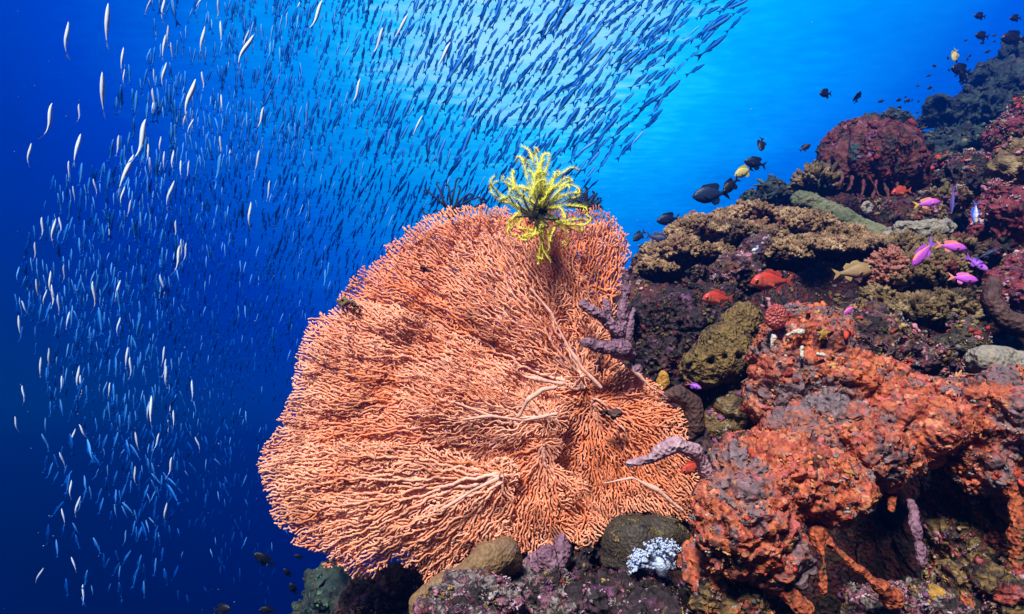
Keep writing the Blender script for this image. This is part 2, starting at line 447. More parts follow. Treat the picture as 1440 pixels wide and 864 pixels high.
def disp(V, F, mode, amp=0.02, freq=12, seed=1):
    N = normals(V, F)
    if mode == 'sponge':
        w, _ = worley(V * freq, seed); w2, _ = worley(V * freq * 2.7 + 3, seed + 9)
        w3, i3 = worley(V * freq * 1.5 + 7, seed + 21)
        pit = np.clip(1 - w3 / 0.26, 0, 1) * (i3 > 0.45)
        d = amp * (0.8 * fbm(V * freq * 0.33, 3, seed) + 1.15 * (0.45 - w * w) + 0.5 * (0.45 - w2 * w2) + 0.16 * fbm(V * freq * 4, 2, seed + 4) - 1.3 * pit)
    elif mode == 'rock':
        w, _ = worley(V * freq * 0.8, seed)
        d = amp * (1.0 * fbm(V * freq * 0.4, 5, seed, 0.6) + 0.8 * (0.5 - w) + 0.3 * fbm(V * freq * 5, 2, seed + 3))
    elif mode == 'smooth':
        d = amp * (0.8 * fbm(V * freq * 0.35, 3, seed) + 0.08 * fbm(V * freq * 3, 2, seed + 3))
    elif mode == 'ridge':
        a = np.arctan2(V[:, 0] - V[:, 0].mean(), -(V[:, 1] - V[:, 1].mean()))
        w, _ = worley(V * freq * 1.2, seed)
        d = amp * (0.9 * np.abs(np.sin(a * 9 + 1.5 * fbm(V * 5, 2, seed))) + 0.8 * fbm(V * freq * 0.5, 4, seed, 0.6) + 0.5 * (0.5 - w))
    V2 = V + N * d[:, None]
    # a second, skewed push so the surface overhangs here and there
    q = np.stack([fbm(V * freq * 0.6 + 11, 3, seed + 31), fbm(V * freq * 0.6 + 23, 3, seed + 37), fbm(V * freq * 0.6 + 37, 3, seed + 41)], 1)
    return V2 + q * amp * (0.15 if mode == 'smooth' else 0.3 if mode == 'sponge' else 0.45)


SURF = []           # surfaces that small growth settles on


def lump(name, balls, mat, mode, amp=0.02, freq=12, voxel=0.008, seed=1, parent=None, label=None, cat=None, group=None, grow=None, sm=4, pits=(), rough=None):
    V, F = remesh(balls, voxel, sm)
    V = disp(V, F, mode, amp, freq, seed)
    if mode == 'rock' and not rough: rough = (amp * 0.3, freq * 2.6)
    if rough: V = disp(V, F, 'sponge' if mode == 'sponge' else 'rock', rough[0], rough[1], seed + 50)
    for p_, r_ in pits:          # open pores
        ray = unit(p_); q = V - np.outer(V @ ray, ray); dd = np.linalg.norm(q, axis=1)
        fr = (V @ ray) < np.linalg.norm(p_) + 0.08
        V = V + np.outer(np.clip(1.6 - dd / r_, 0, 1) * fr * 0.03, ray)
    org = None
    if parent is None:
        org = np.array([V[:, 0].mean(), V[:, 1].mean(), V[:, 2].min()])
    o = mk(name, V, F, M[mat] if isinstance(mat, str) else mat, parent, org=org)
    if label: tag(o, label, cat, group)
    if grow: SURF.append((V, normals(V, F), grow))
    return o


def base_of(balls):
    c = np.mean([b[0] for b in balls], axis=0)
    return np.array([c[0], c[1], min(b[0][2] - b[1][2] for b in balls)])


# ------------------------------------------------------------------ the reef slope
ctl = [(440, 870, 2.1), (520, 840, 2.05), (620, 880, 1.75), (760, 860, 1.62), (860, 880, 1.5), (960, 830, 1.6), (700, 780, 1.95), (800, 700, 2.0), (900, 600, 2.0),
       (880, 430, 2.25), (905, 365, 2.6), (960, 430, 2.15), (1000, 570, 1.9), (1060, 380, 2.45), (1100, 300, 2.8), (1150, 265, 3.2), (1200, 240, 3.4), (1200, 410, 2.5),
       (1300, 310, 2.95), (1300, 460, 2.15), (1400, 320, 2.75), (1440, 420, 2.3), (1440, 210, 4.1), (1385, 150, 5.4), (1450, 80, 5.8), (1335, 195, 5.0), (1300, 220, 4.6),
       (1200, 790, 2.3), (1260, 720, 2.5), (1300, 880, 1.6), (1440, 880, 1.15), (1000, 900, 1.25), (1150, 880, 1.75)]
cp = [at(*c) for c in ctl]
cp += [np.array(p, float) for p in [(-1.15, 1.8, -2.4), (-1.0, 2.6, -2.6), (-0.5, 0.9, -2.0), (0.2, 0.6, -1.1), (0.1, 3.3, -1.2), (-0.6, 3.8, -2.8), (0.9, 4.6, -0.6), (1.8, 6.2, 0.0),
                                    (3.2, 8.0, 1.0), (5.5, 8.5, 3.4), (6.5, 6.0, 4.6), (5.2, 3.6, 3.2), (3.4, 1.8, 1.2), (1.8, 0.5, -0.5)]]
cp = np.array(cp)


def tps(xy, P):
    r = np.linalg.norm(xy[:, None] - P[None, :, :2], axis=2)
    return r


A = tps(cp[:, :2], cp) + 1e-3 * np.eye(len(cp))
B = np.c_[np.ones(len(cp)), cp[:, :2]]
sol = np.linalg.solve(np.block([[A, B], [B.T, np.zeros((3, 3))]]), np.r_[cp[:, 2], 0, 0, 0])


def ground(x, y):
    xy = np.stack([x, y], 1)
    return tps(xy, cp) @ sol[:-3] + np.c_[np.ones(len(xy)), xy] @ sol[-3:]


gx = np.concatenate([np.linspace(-1.5, -0.9, 16)[:-1], np.linspace(-0.9, 3.2, 500)[:-1], np.linspace(3.2, 7, 130)]); nx, ny = len(gx), 400
gy = 0.35 + 8.3 * np.linspace(0, 1, ny) ** 1.5
GX, GY = np.meshgrid(gx, gy)
gz = ground(GX.ravel(), GY.ravel())
hol = at(1232, 752, 1.92)         # the hollow under the sponge arch
gz = gz - 2.8 * np.exp(-(((GX.ravel() - hol[0] - 0.04) / 0.36) ** 2 + ((GY.ravel() - hol[1] - 0.03) / 0.54) ** 2) ** 2)
TV = np.stack([GX.ravel(), GY.ravel(), gz], 1)
idx = np.arange(nx * ny).reshape(ny, nx)
TF = [np.stack([idx[:-1, :-1].ravel(), idx[:-1, 1:].ravel(), idx[1:, 1:].ravel(), idx[1:, :-1].ravel()], 1)]
TV = disp(TV, TF, 'rock', 0.06, 8, 3); TV = disp(TV, TF, 'rock', 0.018, 26, 4)
slope = kind(mk('reef_slope', TV, TF, M['rock']), 'structure')
slope['label'] = 'dark encrusted reef slope falling away into blue water'
SURF.append((TV, normals(TV, TF), 'mix'))

# ------------------------------------------------------------------ big orange red sponge mound, with its arch and hanging strands
balls = [S(1130, 500, 1.50, 66, 72), S(1100, 560, 1.46, 42, 70), S(1175, 545, 1.44, 75, 62), S(1235, 575, 1.40, 75, 58), S(1150, 620, 1.34, 82, 55),
         S(1085, 665, 1.24, 85, 62), S(1040, 735, 1.18, 68, 75), S(1075, 770, 1.19, 52, 60), S(1150, 682, 1.22, 66, 50), S(1215, 632, 1.28, 68, 46), S(1290, 595, 1.32, 70, 48),
         S(1365, 590, 1.30, 70, 56), S(1430, 595, 1.26, 70, 66), S(1480, 640, 1.22, 60, 80), S(1400, 655, 1.25, 52, 42), S(1445, 690, 1.24, 40, 50), S(1010, 800, 1.22, 38, 46)]
loc = base_of(balls)
mound = thing('sponge_mound', 'big orange red sponge mound mottled with grey, arching over a black hollow', 'sponge', loc)
lump('mound_body', balls, 'sponge', 'sponge', 0.0185, 34, 0.0040, 11, mound, grow='org', rough=(0.0065, 78))
lump('grey_crust', [S(1065, 655, 1.215, 64, 36, 40), S(1120, 615, 1.28, 56, 30, 40), S(1180, 585, 1.31, 46, 24, 36), S(1030, 705, 1.165, 40, 36, 36)], 'sponge_grey', 'sponge', 0.0175, 36, 0.0042, 12, mound, rough=(0.0065, 78))
for nm, pts, rad in [('hanging_strand', [(1150, 752, 1.17), (1158, 790, 1.13), (1154, 832, 1.12)], [11, 5, 8]),
                     ('root', [(1150, 750, 1.18), (1185, 782, 1.14), (1225, 815, 1.12), (1252, 842, 1.12)], [11, 7, 6, 10]),
                     ('hanging_strand', [(1103, 795, 1.17), (1108, 835, 1.13), (1128, 856, 1.12)], [8, 7, 11]),
                     ('hanging_strand', [(1253, 685, 1.26), (1256, 715, 1.22)], [8, 5]),
                     ('hanging_strand', [(1228, 685, 1.26), (1226, 708, 1.23)], [6, 4]),
                     ('hanging_strand', [(1424, 680, 1.20), (1434, 735, 1.16), (1424, 800, 1.15)], [11, 8, 6])]:
    lump(nm, T(pts, rad), 'sponge_rust', 'sponge', 0.009, 30, 0.004, 13, mound)
tun = lump('tunicate', [S(1091, 446, 1.415, 16, 18, 7)], 'tunicate', 'smooth', 0.003, 40, 0.003, 5)
tag(tun, 'round red sea squirt dotted with pores at the top left of the orange mound', 'sea squirt')
for i, (pts, rad) in enumerate([([(1106, 472, 1.385), (1118, 467, 1.38), (1128, 467, 1.38)], [2.5, 3.5, 3.5]), ([(1088, 474, 1.385), (1086, 487, 1.38)], [3.5, 3]),
                                ([(1105, 500, 1.36)] * 2, [3.2, 3.2]), ([(1128, 488, 1.365), (1127, 503, 1.36)], [3, 2.2]), ([(1150, 498, 1.35), (1158, 500, 1.35)], [2.6, 2])]):
    c = lump('white_crust', T(pts, rad), 'white_crust', 'rock', 0.003, 60, 0.0025, 20 + i)
    tag(c, ['cream crust patch with a knobbed end, largest on the orange mound', 'cream crust patch just under the red sea squirt', 'cream crust dot below the other pale patches',
            'upright cream crust streak at the middle of the mound top', 'small cream crust dash beside the yellow star shaped crust'][i], 'crust', 'cream crusts on the orange mound')
st = [(1158, 468, 1.372)]
sb = []
for k in range(5):
    a = R(90 + 72 * k); sb += T([(1158, 470, 1.37), (1158 + 10 * math.cos(a), 470 - 10 * math.sin(a), 1.37)], [3.6, 1.4])
tag(lump('sea_star', sb, 'yellow_crust', 'smooth', 0.001, 60, 0.0022, 3), 'small yellow star shaped sea star on the orange mound', 'sea star')

# cave pillars and bottom right growth
def single(name, balls, mat, mode, amp, freq, vox, seed, label, cat, grow=None, group=None):
    return lump(name, balls, mat, mode, amp, freq, vox, seed, None, label, cat, group, grow)


single('cave_pillar', [S(1362, 700, 1.36, 32, 66), S(1350, 775, 1.34, 34, 56), S(1390, 760, 1.33, 36, 66), S(1355, 830, 1.30, 60, 40)], 'mixed', 'rock', 0.022, 20, 0.006, 31,
       'yellow brown encrusted pillar right of the black hollow', 'rock', 'mix')
single('finger_sponge', T([(1281, 706, 1.26), (1288, 745, 1.20), (1297, 790, 1.18)], [5, 6.5, 6]), 'lilac', 'sponge', 0.006, 40, 0.004, 32, 'thin pink lilac finger sponge hanging in front of the black hollow', 'sponge')
single('encrusted_rock', [S(1240, 850, 1.22, 55, 34), S(1300, 862, 1.15, 60, 40)], 'coralline', 'rock', 0.02, 24, 0.005, 33, 'pink encrusted rock at the mouth of the black hollow', 'rock', 'pink')
single('orange_sponge', [S(1318, 840, 1.13, 12, 7), S(1330, 848, 1.13, 13, 7), S(1308, 846, 1.13, 9, 6)], M['yellow_crust'], 'sponge', 0.014, 50, 0.004, 34, 'small orange yellow sponge clump on the bottom edge', 'sponge')
single('encrusted_rock', [S(1400, 840, 1.12, 56, 44), S(1360, 870, 1.1, 40, 26), S(1450, 810, 1.14, 30, 50)], 'mixed', 'rock', 0.026, 26, 0.005, 35, 'mottled brown and red rock in the bottom right corner', 'rock', 'pink')
single('encrusted_rock', [S(1440, 740, 1.3, 40, 66), S(1460, 690, 1.3, 40, 50)], 'mixed', 'rock', 0.02, 22, 0.006, 36, 'mottled pink and orange rock against the right edge beside the hanging strand', 'rock', 'mix')
single('rusty_sponge', [S(1005, 845, 1.2, 34, 36), S(1050, 850, 1.2, 40, 36), S(985, 800, 1.25, 22, 40), S(1085, 868, 1.2, 30, 24)], 'mixed', 'rock', 0.02, 24, 0.005, 37, 'rusty orange and olive rock under the grey end of the mound', 'rock', 'org')

# ------------------------------------------------------------------ middle: ochre sponge, dark rock, boulders
lump('ochre_sponge', [S(1005, 512, 1.62, 46, 32), S(1020, 490, 1.64, 36, 34), S(1040, 462, 1.70, 30, 30), S(985, 522, 1.63, 30, 20), S(1045, 520, 1.66, 20, 34)], 'ochre', 'rock', 0.013, 22, 0.0055, 41, None,
     'ochre yellow lump sponge with dark pores left of the orange mound', 'sponge', grow='och', pits=[(at(1000, 509, 1.56), 0.008), (at(1020, 502, 1.57), 0.006), (at(1038, 502, 1.60), 0.006)])
single('olive_sponge', [S(1040, 575, 1.62, 34, 34), S(1020, 605, 1.62, 34, 34)], 'olive_coral', 'rock', 0.015, 24, 0.006, 42, 'olive brown sponge under the ochre lump', 'sponge', 'mix')
single('dark_rock', [S(950, 460, 1.86, 58, 48), S(920, 520, 1.8, 40, 50), S(975, 425, 1.95, 46, 30), S(1000, 440, 1.92, 40, 30)], 'encrust_dark', 'rock', 0.035, 15, 0.007, 43,
       'dark purple encrusted rock between the sea fan and the ochre sponge', 'rock', 'dark')
single('dark_rock', [S(965, 590, 1.72, 40, 50), S(990, 640, 1.6, 30, 40)], 'encrust_dark', 'rock', 0.025, 17, 0.007, 44, 'dark rock in the gap right of the sea fan', 'rock', 'dark')
single('boulder_coral', [S(1392, 507, 1.42, 42, 30), S(1425, 520, 1.42, 34, 26)], 'grey_boulder', 'smooth', 0.03, 22, 0.006, 45, 'smooth grey boulder coral at the right edge above the mound', 'coral')
single('brown_sponge', T([(1398, 395, 1.75), (1394, 425, 1.72), (1412, 450, 1.7), (1450, 462, 1.68)], [9, 12, 13, 14]), 'brown_sponge', 'smooth', 0.012, 22, 0.005, 46,
       'dark brown curved tube sponge by the right edge', 'sponge')
single('brown_sponge', [S(1360, 478, 1.62, 30, 30), S(1320, 490, 1.66, 30, 24), S(1345, 455, 1.72, 26, 20)], 'brown_smooth', 'rock', 0.014, 24, 0.006, 47, 'olive brown lumpy sponge left of the grey boulder coral', 'sponge', 'mix')
single('wine_rock', [S(1425, 405, 1.9, 34, 30), S(1440, 380, 1.95, 30, 26)], 'red_reef', 'rock', 0.02, 20, 0.006, 48, 'wine red rock behind the brown curved tube sponge', 'rock', 'pink')
single('encrusted_rock', [S(1250, 480, 1.62, 56, 36), S(1300, 505, 1.6, 46, 34), S(1215, 455, 1.68, 40, 28)], 'encrust', 'rock', 0.028, 20, 0.006, 49, 'dark speckled rock between the orange mound and the branching corals', 'rock', 'mix')
single('encrusted_rock', [S(1040, 385, 1.95, 34, 34), S(1065, 362, 2.0, 26, 30)], 'encrust', 'rock', 0.02, 18, 0.007, 50, 'pinkish encrusted rock left of the larger red fish', 'rock', 'pink')
single('grey_rock', [S(1290, 325, 2.15, 40, 20), S(1262, 338, 2.15, 24, 14), S(1318, 320, 2.2, 26, 18)], 'grey_boulder', 'rock', 0.02, 16, 0.007, 51, 'flat grey rock below the maroon sponge roots', 'rock')
single('green_ledge', T([(1130, 285, 2.45), (1170, 305, 2.4), (1210, 325, 2.3), (1238, 342, 2.2)], [18, 22, 20, 13]), 'green_sponge', 'rock', 0.022, 12, 0.007, 52,
       'dull green ledge sponge sloping down behind the tan table coral', 'sponge')

# right edge, wine red lobes
for i, (bl, mt, lb) in enumerate([
        ([S(1425, 310, 2.05, 34, 40), S(1410, 340, 2.05, 22, 26)], 'red_reef', 'wine red lobe at the right edge, below the cream speckled one'),
        ([S(1398, 290, 2.2, 18, 34), S(1380, 315, 2.15, 16, 26)], 'red_reef', 'narrow wine red lobe beside the blue and white fish'),
        ([S(1415, 245, 2.35, 26, 24), S(1440, 225, 2.4, 26, 28)], 'olive_coral', 'cream speckled lobe high on the right edge'),
        ([S(1425, 190, 2.9, 30, 26), S(1450, 170, 3.0, 30, 34)], 'red_reef', 'dusky red lobe touching the right edge below the far teal reef'),
        ([S(1365, 250, 2.7, 30, 26), S(1340, 240, 2.9, 28, 22)], 'encrust_dark', 'dark crusted lump right of the maroon sponge'),
        ([S(1335, 285, 2.4, 30, 24), S(1312, 300, 2.35, 24, 18)], 'mixed', 'mottled brown lump right of the purple fish with an orange edge')]):
    single('reef_lobe', bl, mt, 'rock', 0.03, 13, 0.008, 60 + i, lb, 'reef lump', 'pink' if i in (0, 1) else 'mix')

# maroon barrel sponge with roots
balls = [S(1218, 222, 2.75, 42, 44), S(1190, 212, 2.8, 26, 34), S(1250, 225, 2.72, 34, 40), S(1212, 195, 2.85, 32, 20), S(1275, 235, 2.8, 28, 30)]
bs = thing('barrel_sponge', 'big maroon barrel sponge standing on thin roots at the top of the reef', 'sponge', base_of(balls))
lump('sponge_body', balls, 'barrel', 'ridge', 0.03, 10, 0.009, 71, bs, grow='mar')
for a, b, c in [((1198, 250), (1192, 270), 5), ((1215, 255), (1208, 285), 6), ((1232, 255), (1226, 280), 6), ((1243, 258), (1250, 284), 5), ((1222, 250), (1236, 276), 4), ((1262, 255), (1256, 290), 5), ((1185, 245), (1180, 262), 5)]:
    lump('root', T([(a[0], a[1], 2.62), ((a[0] + b[0]) / 2 + 2, (a[1] + b[1]) / 2, 2.58), (b[0], b[1], 2.55)], [c * 0.55, c * 0.35, c * 0.45]), 'barrel', 'smooth', 0.012, 30, 0.005, 72, bs)
single('sea_squirt', T([(1216, 286, 2.38), (1213, 292, 2.38), (1217, 299, 2.38), (1223, 298, 2.38), (1225, 290, 2.38), (1220, 285, 2.38)], [3, 3.5, 4, 3.5, 3, 3]), 'grey_boulder', 'smooth', 0.004, 30, 0.004, 73, 'pale cup shaped sea squirt under the maroon sponge roots', 'sea squirt')
single('crest_bush', [S(1145, 255, 2.85, 22, 22), S(1165, 240, 2.9, 22, 26), S(1135, 275, 2.8, 16, 14)], 'teal_reef', 'rock', 0.05, 16, 0.008, 74, 'dark green bushy lump left of the maroon sponge', 'coral', 'dim')
single('crest_bush', [S(1245, 178, 3.3, 22, 12), S(1270, 182, 3.3, 24, 14)], 'teal_reef', 'rock', 0.05, 14, 0.009, 75, 'dark green lump on top of the maroon sponge', 'coral', 'dim')
single('crest_bush', [S(1090, 272, 3.0, 22, 12), S(1070, 282, 2.95, 22, 10), S(1110, 276, 2.95, 18, 12)], 'teal_reef', 'rock', 0.05, 16, 0.008, 76, 'low dark bush on the crest behind the tan table coral', 'coral', 'dim')

# the far reef at the upper right
far = [(1320, 195, 4.2, 36, 26), (1345, 165, 4.6, 32, 30), (1385, 160, 4.7, 34, 36), (1355, 205, 4.0, 34, 26), (1400, 205, 3.7, 34, 34), (1420, 130, 5.0, 36, 36), (1440, 95, 5.3, 34, 28),
       (1395, 115, 5.2, 28, 24), (1435, 165, 4.2, 30, 26), (1300, 225, 3.7, 26, 22), (1330, 225, 3.5, 26, 20), (1425, 68, 5.8, 18, 10)]
for i, (px, py, d, rx, ry) in enumerate(far):
    r2 = random.Random(i)
    bl = [S(px, py, d, rx, ry)] + [S(px + r2.uniform(-.7, .7) * rx, py + r2.uniform(-.5, .6) * ry, d, rx * .5, ry * .5) for _ in range(3)]
    o = single('far_reef_lump', bl, 'teal_reef', 'rock', 0.10, 6, 0.018, 80 + i,
               'dim teal reef head on the far upper right slope', 'reef lump', 'dim', 'reef heads fading into the blue at the upper right')

# ------------------------------------------------------------------ hard corals made of many knobs
def knobs(P, N, size, rs, up=0.35, tall=1.5, sub=3):
    """small rounded branchlets on a surface: each a tapered stub that forks into a few nubs"""
    v0, f0 = ICO[1]
    vs, fs, o = [], [], 0
    for p, n in zip(P, N):
        d = unit(n + np.array([0, 0, up]) + rs.normal(0, 0.28, 3))
        a = unit(np.cross(d, [0.3, 0.9, 0.1])); b = np.cross(d, a)
        s = size * rs.uniform(0.65, 1.3)
        ends = [(0, 0, 0.9, 0.62)] + [(math.cos(t) * 0.55, math.sin(t) * 0.55, rs.uniform(0.6, 1.35), rs.uniform(0.34, 0.5)) for t in rs.uniform(0, 6.28, sub)]
        for ex, ey, ez, er in ends:
            c = p + s * (a * ex + b * ey + d * (ez * tall - 0.7))
            vs.append((v0 * np.array([er, er, er * tall])) @ np.stack([a, b, d]) * s + c); fs.append(f0 + o); o += len(v0)
    return np.concatenate(vs), [np.concatenate(fs)]


def hard_coral(name, label, balls, mat, plate_mat, size, n, seed, tall=1.5, cond=-0.1, squash=None, amp=0.02):
    rs = np.random.default_rng(seed)
    t = thing(name, label, 'coral', base_of(balls))
    V, F = remesh(balls, 0.010, 3); V = disp(V, F, 'rock', amp, 14, seed)
    mk('coral_base', V, F, M[plate_mat], t)
    N = normals(V, F)
    ok = np.where((N[:, 2] > cond) & ((N @ FWD) < 0.5))[0]
    i = rs.choice(ok, min(n, len(ok)), replace=False)
    KV, KF = knobs(V[i], N[i], size, rs, tall=tall)
    mk('branchlets', KV, KF, M[mat], t)
    return t


hard_coral('table_coral', 'brown knobbly table coral, upper broad plate on the reef crest', [S(1000, 335, 2.12, 60, 17, 50), S(945, 362, 2.05, 40, 22, 40), S(1070, 314, 2.2, 66, 19, 55), S(1110, 326, 2.16, 56, 20, 50), S(930, 385, 2.02, 28, 13, 30),
            S(1050, 338, 2.12, 50, 18, 45), S(1000, 360, 2.06, 34, 16, 34)], 'tan_coral', 'plate_under', 0.0115, 2300, 101, cond=-0.1)
hard_coral('table_coral', 'brown knobbly table coral, lower plate jutting over the dark hollow behind the red fish', [S(1150, 352, 2.02, 76, 18, 50), S(1200, 350, 2.04, 44, 17, 40), S(1105, 362, 2.0, 40, 14, 40), S(1080, 350, 2.06, 34, 15, 34), S(1160, 332, 2.12, 50, 15, 40)],
           'tan_coral', 'plate_under', 0.0105, 1700, 102, cond=-0.25)
hard_coral('branching_coral', 'yellowish branching coral behind the purple fish', [S(1290, 392, 1.86, 52, 34), S(1320, 372, 1.95, 40, 30), S(1265, 365, 2.0, 30, 24)], 'olive_coral', 'plate_under', 0.0125, 720, 103, 1.9, -0.4)
hard_coral('rose_coral', 'rose red branching coral, left of the purple fish', [S(1243, 388, 1.85, 22, 26)], 'rose_coral', 'plate_under', 0.0105, 340, 104, 1.8, -0.5)
hard_coral('branching_coral', 'dark yellow branching coral in shade below the purple fish', [S(1275, 440, 1.76, 46, 22), S(1325, 435, 1.8, 36, 24), S(1235, 425, 1.8, 20, 16)], 'olive_coral', 'plate_under', 0.011, 560, 105, 1.9, -0.4)
hard_coral('crest_coral', 'small dark branching coral on the crest left of the maroon sponge', [S(1150, 262, 2.72, 18, 14)], 'olive_coral', 'teal_reef', 0.016, 90, 106, 2.6, -0.2)

# white soft coral
rs = np.random.default_rng(55)
c0 = at(930, 800, 1.27)
wc = thing('soft_coral', 'small white branching soft coral glowing bluish against the brown coral', 'coral', c0)
vs, fs, o = [], [], 0
v0, f0 = ICO[2]
def wbranch(p, d, ln, r, lev):
    global o
    n = 4
    for i in range(n):
        q = p + d * ln * i / n
        vs.append(v0 * r + q); fs.append(f0 + o); o += len(v0)
    e = p + d * ln
    if lev == 0:
        for k in range(4):
            q = e + d * r * k * 0.9 + rs.normal(0, r * 0.5, 3); vs.append(v0 * r * rs.uniform(.45, .8) + q); fs.append(f0 + o); o += len(v0)
        return
    for k in range(4 if lev > 1 else 5):
        d2 = unit(d + rs.normal(0, 0.62, 3)); wbranch(e, d2, ln * 0.62, r * 0.82, lev - 1)
for k in range(7):
    a = R(15 + 25 * k)
    wbranch(at(932 + 10 * math.cos(a), 800 - 4 * math.sin(a), 1.27), unit(math.cos(a) * RIGHT * 0.95 + (0.10 + abs(math.sin(a)) * 0.62) * UP - 0.25 * FWD), 0.027, 0.0046, 2)
mk('branches', np.concatenate(vs), [np.concatenate(fs)], M['white_coral'], wc)
mk('stalk', *remesh(T([(932, 802, 1.275), (931, 792, 1.27)], [10, 13]), 0.003), M['white_coral'], wc)

# ------------------------------------------------------------------ under the sea fan
single('brown_coral', [S(892, 768, 1.42, 50, 42, 40), S(920, 760, 1.43, 46, 34, 36), S(872, 790, 1.42, 34, 22, 34)], 'brown_smooth', 'smooth', 0.025, 16, 0.006, 111, 'smooth grey brown coral boulder behind the white soft coral', 'coral', 'och')
single('leather_coral', T([(592, 856, 1.22), (640, 818, 1.22), (682, 790, 1.25), (708, 778, 1.27), (716, 790, 1.28)], [24, 25, 24, 19, 14]), 'leather', 'smooth', 0.016, 22, 0.005, 112, 'ochre brown leather coral ridge under the bottom of the sea fan', 'coral')
single('encrusted_rock', [S(655, 850, 1.17, 52, 34), S(700, 840, 1.2, 38, 32), S(640, 872, 1.12, 60, 30)], 'coralline', 'rock', 0.022, 24, 0.005, 113, 'pink and purple crusted rock in front of the leather coral', 'rock', 'pink')
single('encrusted_rock', [S(770, 838, 1.3, 46, 34), S(735, 815, 1.36, 34, 34), S(800, 860, 1.25, 46, 26)], 'coralline', 'rock', 0.026, 20, 0.006, 114, 'purple and grey crusted rock at the bottom middle, right of the pink one', 'rock', 'pink')
single('encrusted_rock', [S(858, 848, 1.26, 46, 28), S(905, 835, 1.3, 52, 22), S(930, 866, 1.2, 60, 24)], 'encrust_dark', 'rock', 0.025, 22, 0.006, 115, 'dark crusted rock below the brown coral boulder and white soft coral', 'rock', 'pink')
single('lilac_sponge', [S(772, 788, 1.36, 22, 18), S(790, 775, 1.38, 14, 20), S(755, 795, 1.36, 16, 14)], 'lilac', 'sponge', 0.012, 30, 0.004, 116, 'lilac brown sponge clump under the bottom edge of the sea fan', 'sponge')
single('dark_rock', [S(812, 800, 1.42, 34, 30), S(830, 770, 1.5, 26, 26)], 'encrust_dark', 'rock', 0.024, 20, 0.006, 117, 'dark rock under the sea fan left of the brown coral boulder', 'rock', 'dark')
single('dark_rock', [S(560, 830, 1.6, 44, 34), S(520, 840, 1.65, 44, 30), S(600, 808, 1.55, 34, 22)], 'encrust_dark', 'rock', 0.03, 18, 0.007, 118, 'dark shaded rock under the lower left of the sea fan', 'rock', 'dark')
single('green_rock', [S(455, 830, 2.0, 26, 34), S(440, 862, 2.0, 34, 26), S(480, 850, 1.95, 34, 30), S(465, 808, 2.05, 20, 16)], 'teal_reef', 'rock', 0.04, 12, 0.009, 119, 'dim green rock at the foot of the reef below the sea fan', 'rock', 'dim')

# purple finger sponges round the fan
single('rope_sponge', T([(880, 385, 1.60), (879, 420, 1.58), (874, 455, 1.56), (866, 480, 1.55)], [5, 6, 7.5, 9]) + T([(820, 428, 1.53), (840, 442, 1.53), (868, 466, 1.54)], [3.5, 6, 8])
       + T([(818, 482, 1.5), (845, 488, 1.51), (872, 492, 1.53), (888, 500, 1.55)], [4, 8, 10, 7]) + T([(892, 436, 1.58), (886, 465, 1.56), (876, 490, 1.55)], [4, 5.5, 7]) + T([(852, 425, 1.56), (858, 455, 1.55), (868, 480, 1.55)], [3, 5, 7]),
       'lilac', 'sponge', 0.008, 46, 0.0038, 121, 'dusky purple rope sponge with upright fingers on the right shoulder of the sea fan', 'sponge')
single('finger_sponge', T([(884, 653, 1.20), (912, 647, 1.19), (935, 634, 1.18), (955, 626, 1.18), (975, 634, 1.19), (990, 655, 1.21), (1000, 680, 1.22)], [5, 7, 8.5, 9.5, 11, 12, 11]), 'pale_lilac', 'smooth', 0.008, 40, 0.003, 122,
       'purple finger sponge curling over the lower right of the sea fan', 'sponge')
single('brown_sponge', T([(935, 560, 1.58), (955, 556, 1.57), (972, 568, 1.57), (976, 600, 1.57), (968, 622, 1.58)], [7, 12, 13, 13, 8]), 'brown_sponge', 'smooth', 0.01, 22, 0.005, 124, 'dark brown hook shaped sponge on the right rim of the sea fan', 'sponge')
single('sea_squirt', [S(893, 520, 1.56, 12, 8, 9)], 'lilac', 'sponge', 0.006, 40, 0.0035, 125, 'small purple and white sea squirt on the right rim of the sea fan', 'sea squirt')
single('yellow_squirt', [S(932, 537, 1.6, 8, 14, 8)], 'yellow_crust', 'sponge', 0.006, 40, 0.0035, 126, 'small yellow and black sea squirt between the sea fan and the ochre sponge', 'sea squirt')

# ------------------------------------------------------------------ the sea fan: lobes of fine branches grown towards scattered points
def inside(P, poly):
    poly = np.asarray(poly, float); x, y = P[:, 0], P[:, 1]
    r = np.zeros(len(P), bool); j = len(poly) - 1
    for i in range(len(poly)):
        xi, yi = poly[i]; xj, yj = poly[j]
        c = ((yi > y) != (yj > y)) & (x < (xj - xi) * (y - yi) / (yj - yi + 1e-12) + xi)
        r ^= c; j = i
    return r


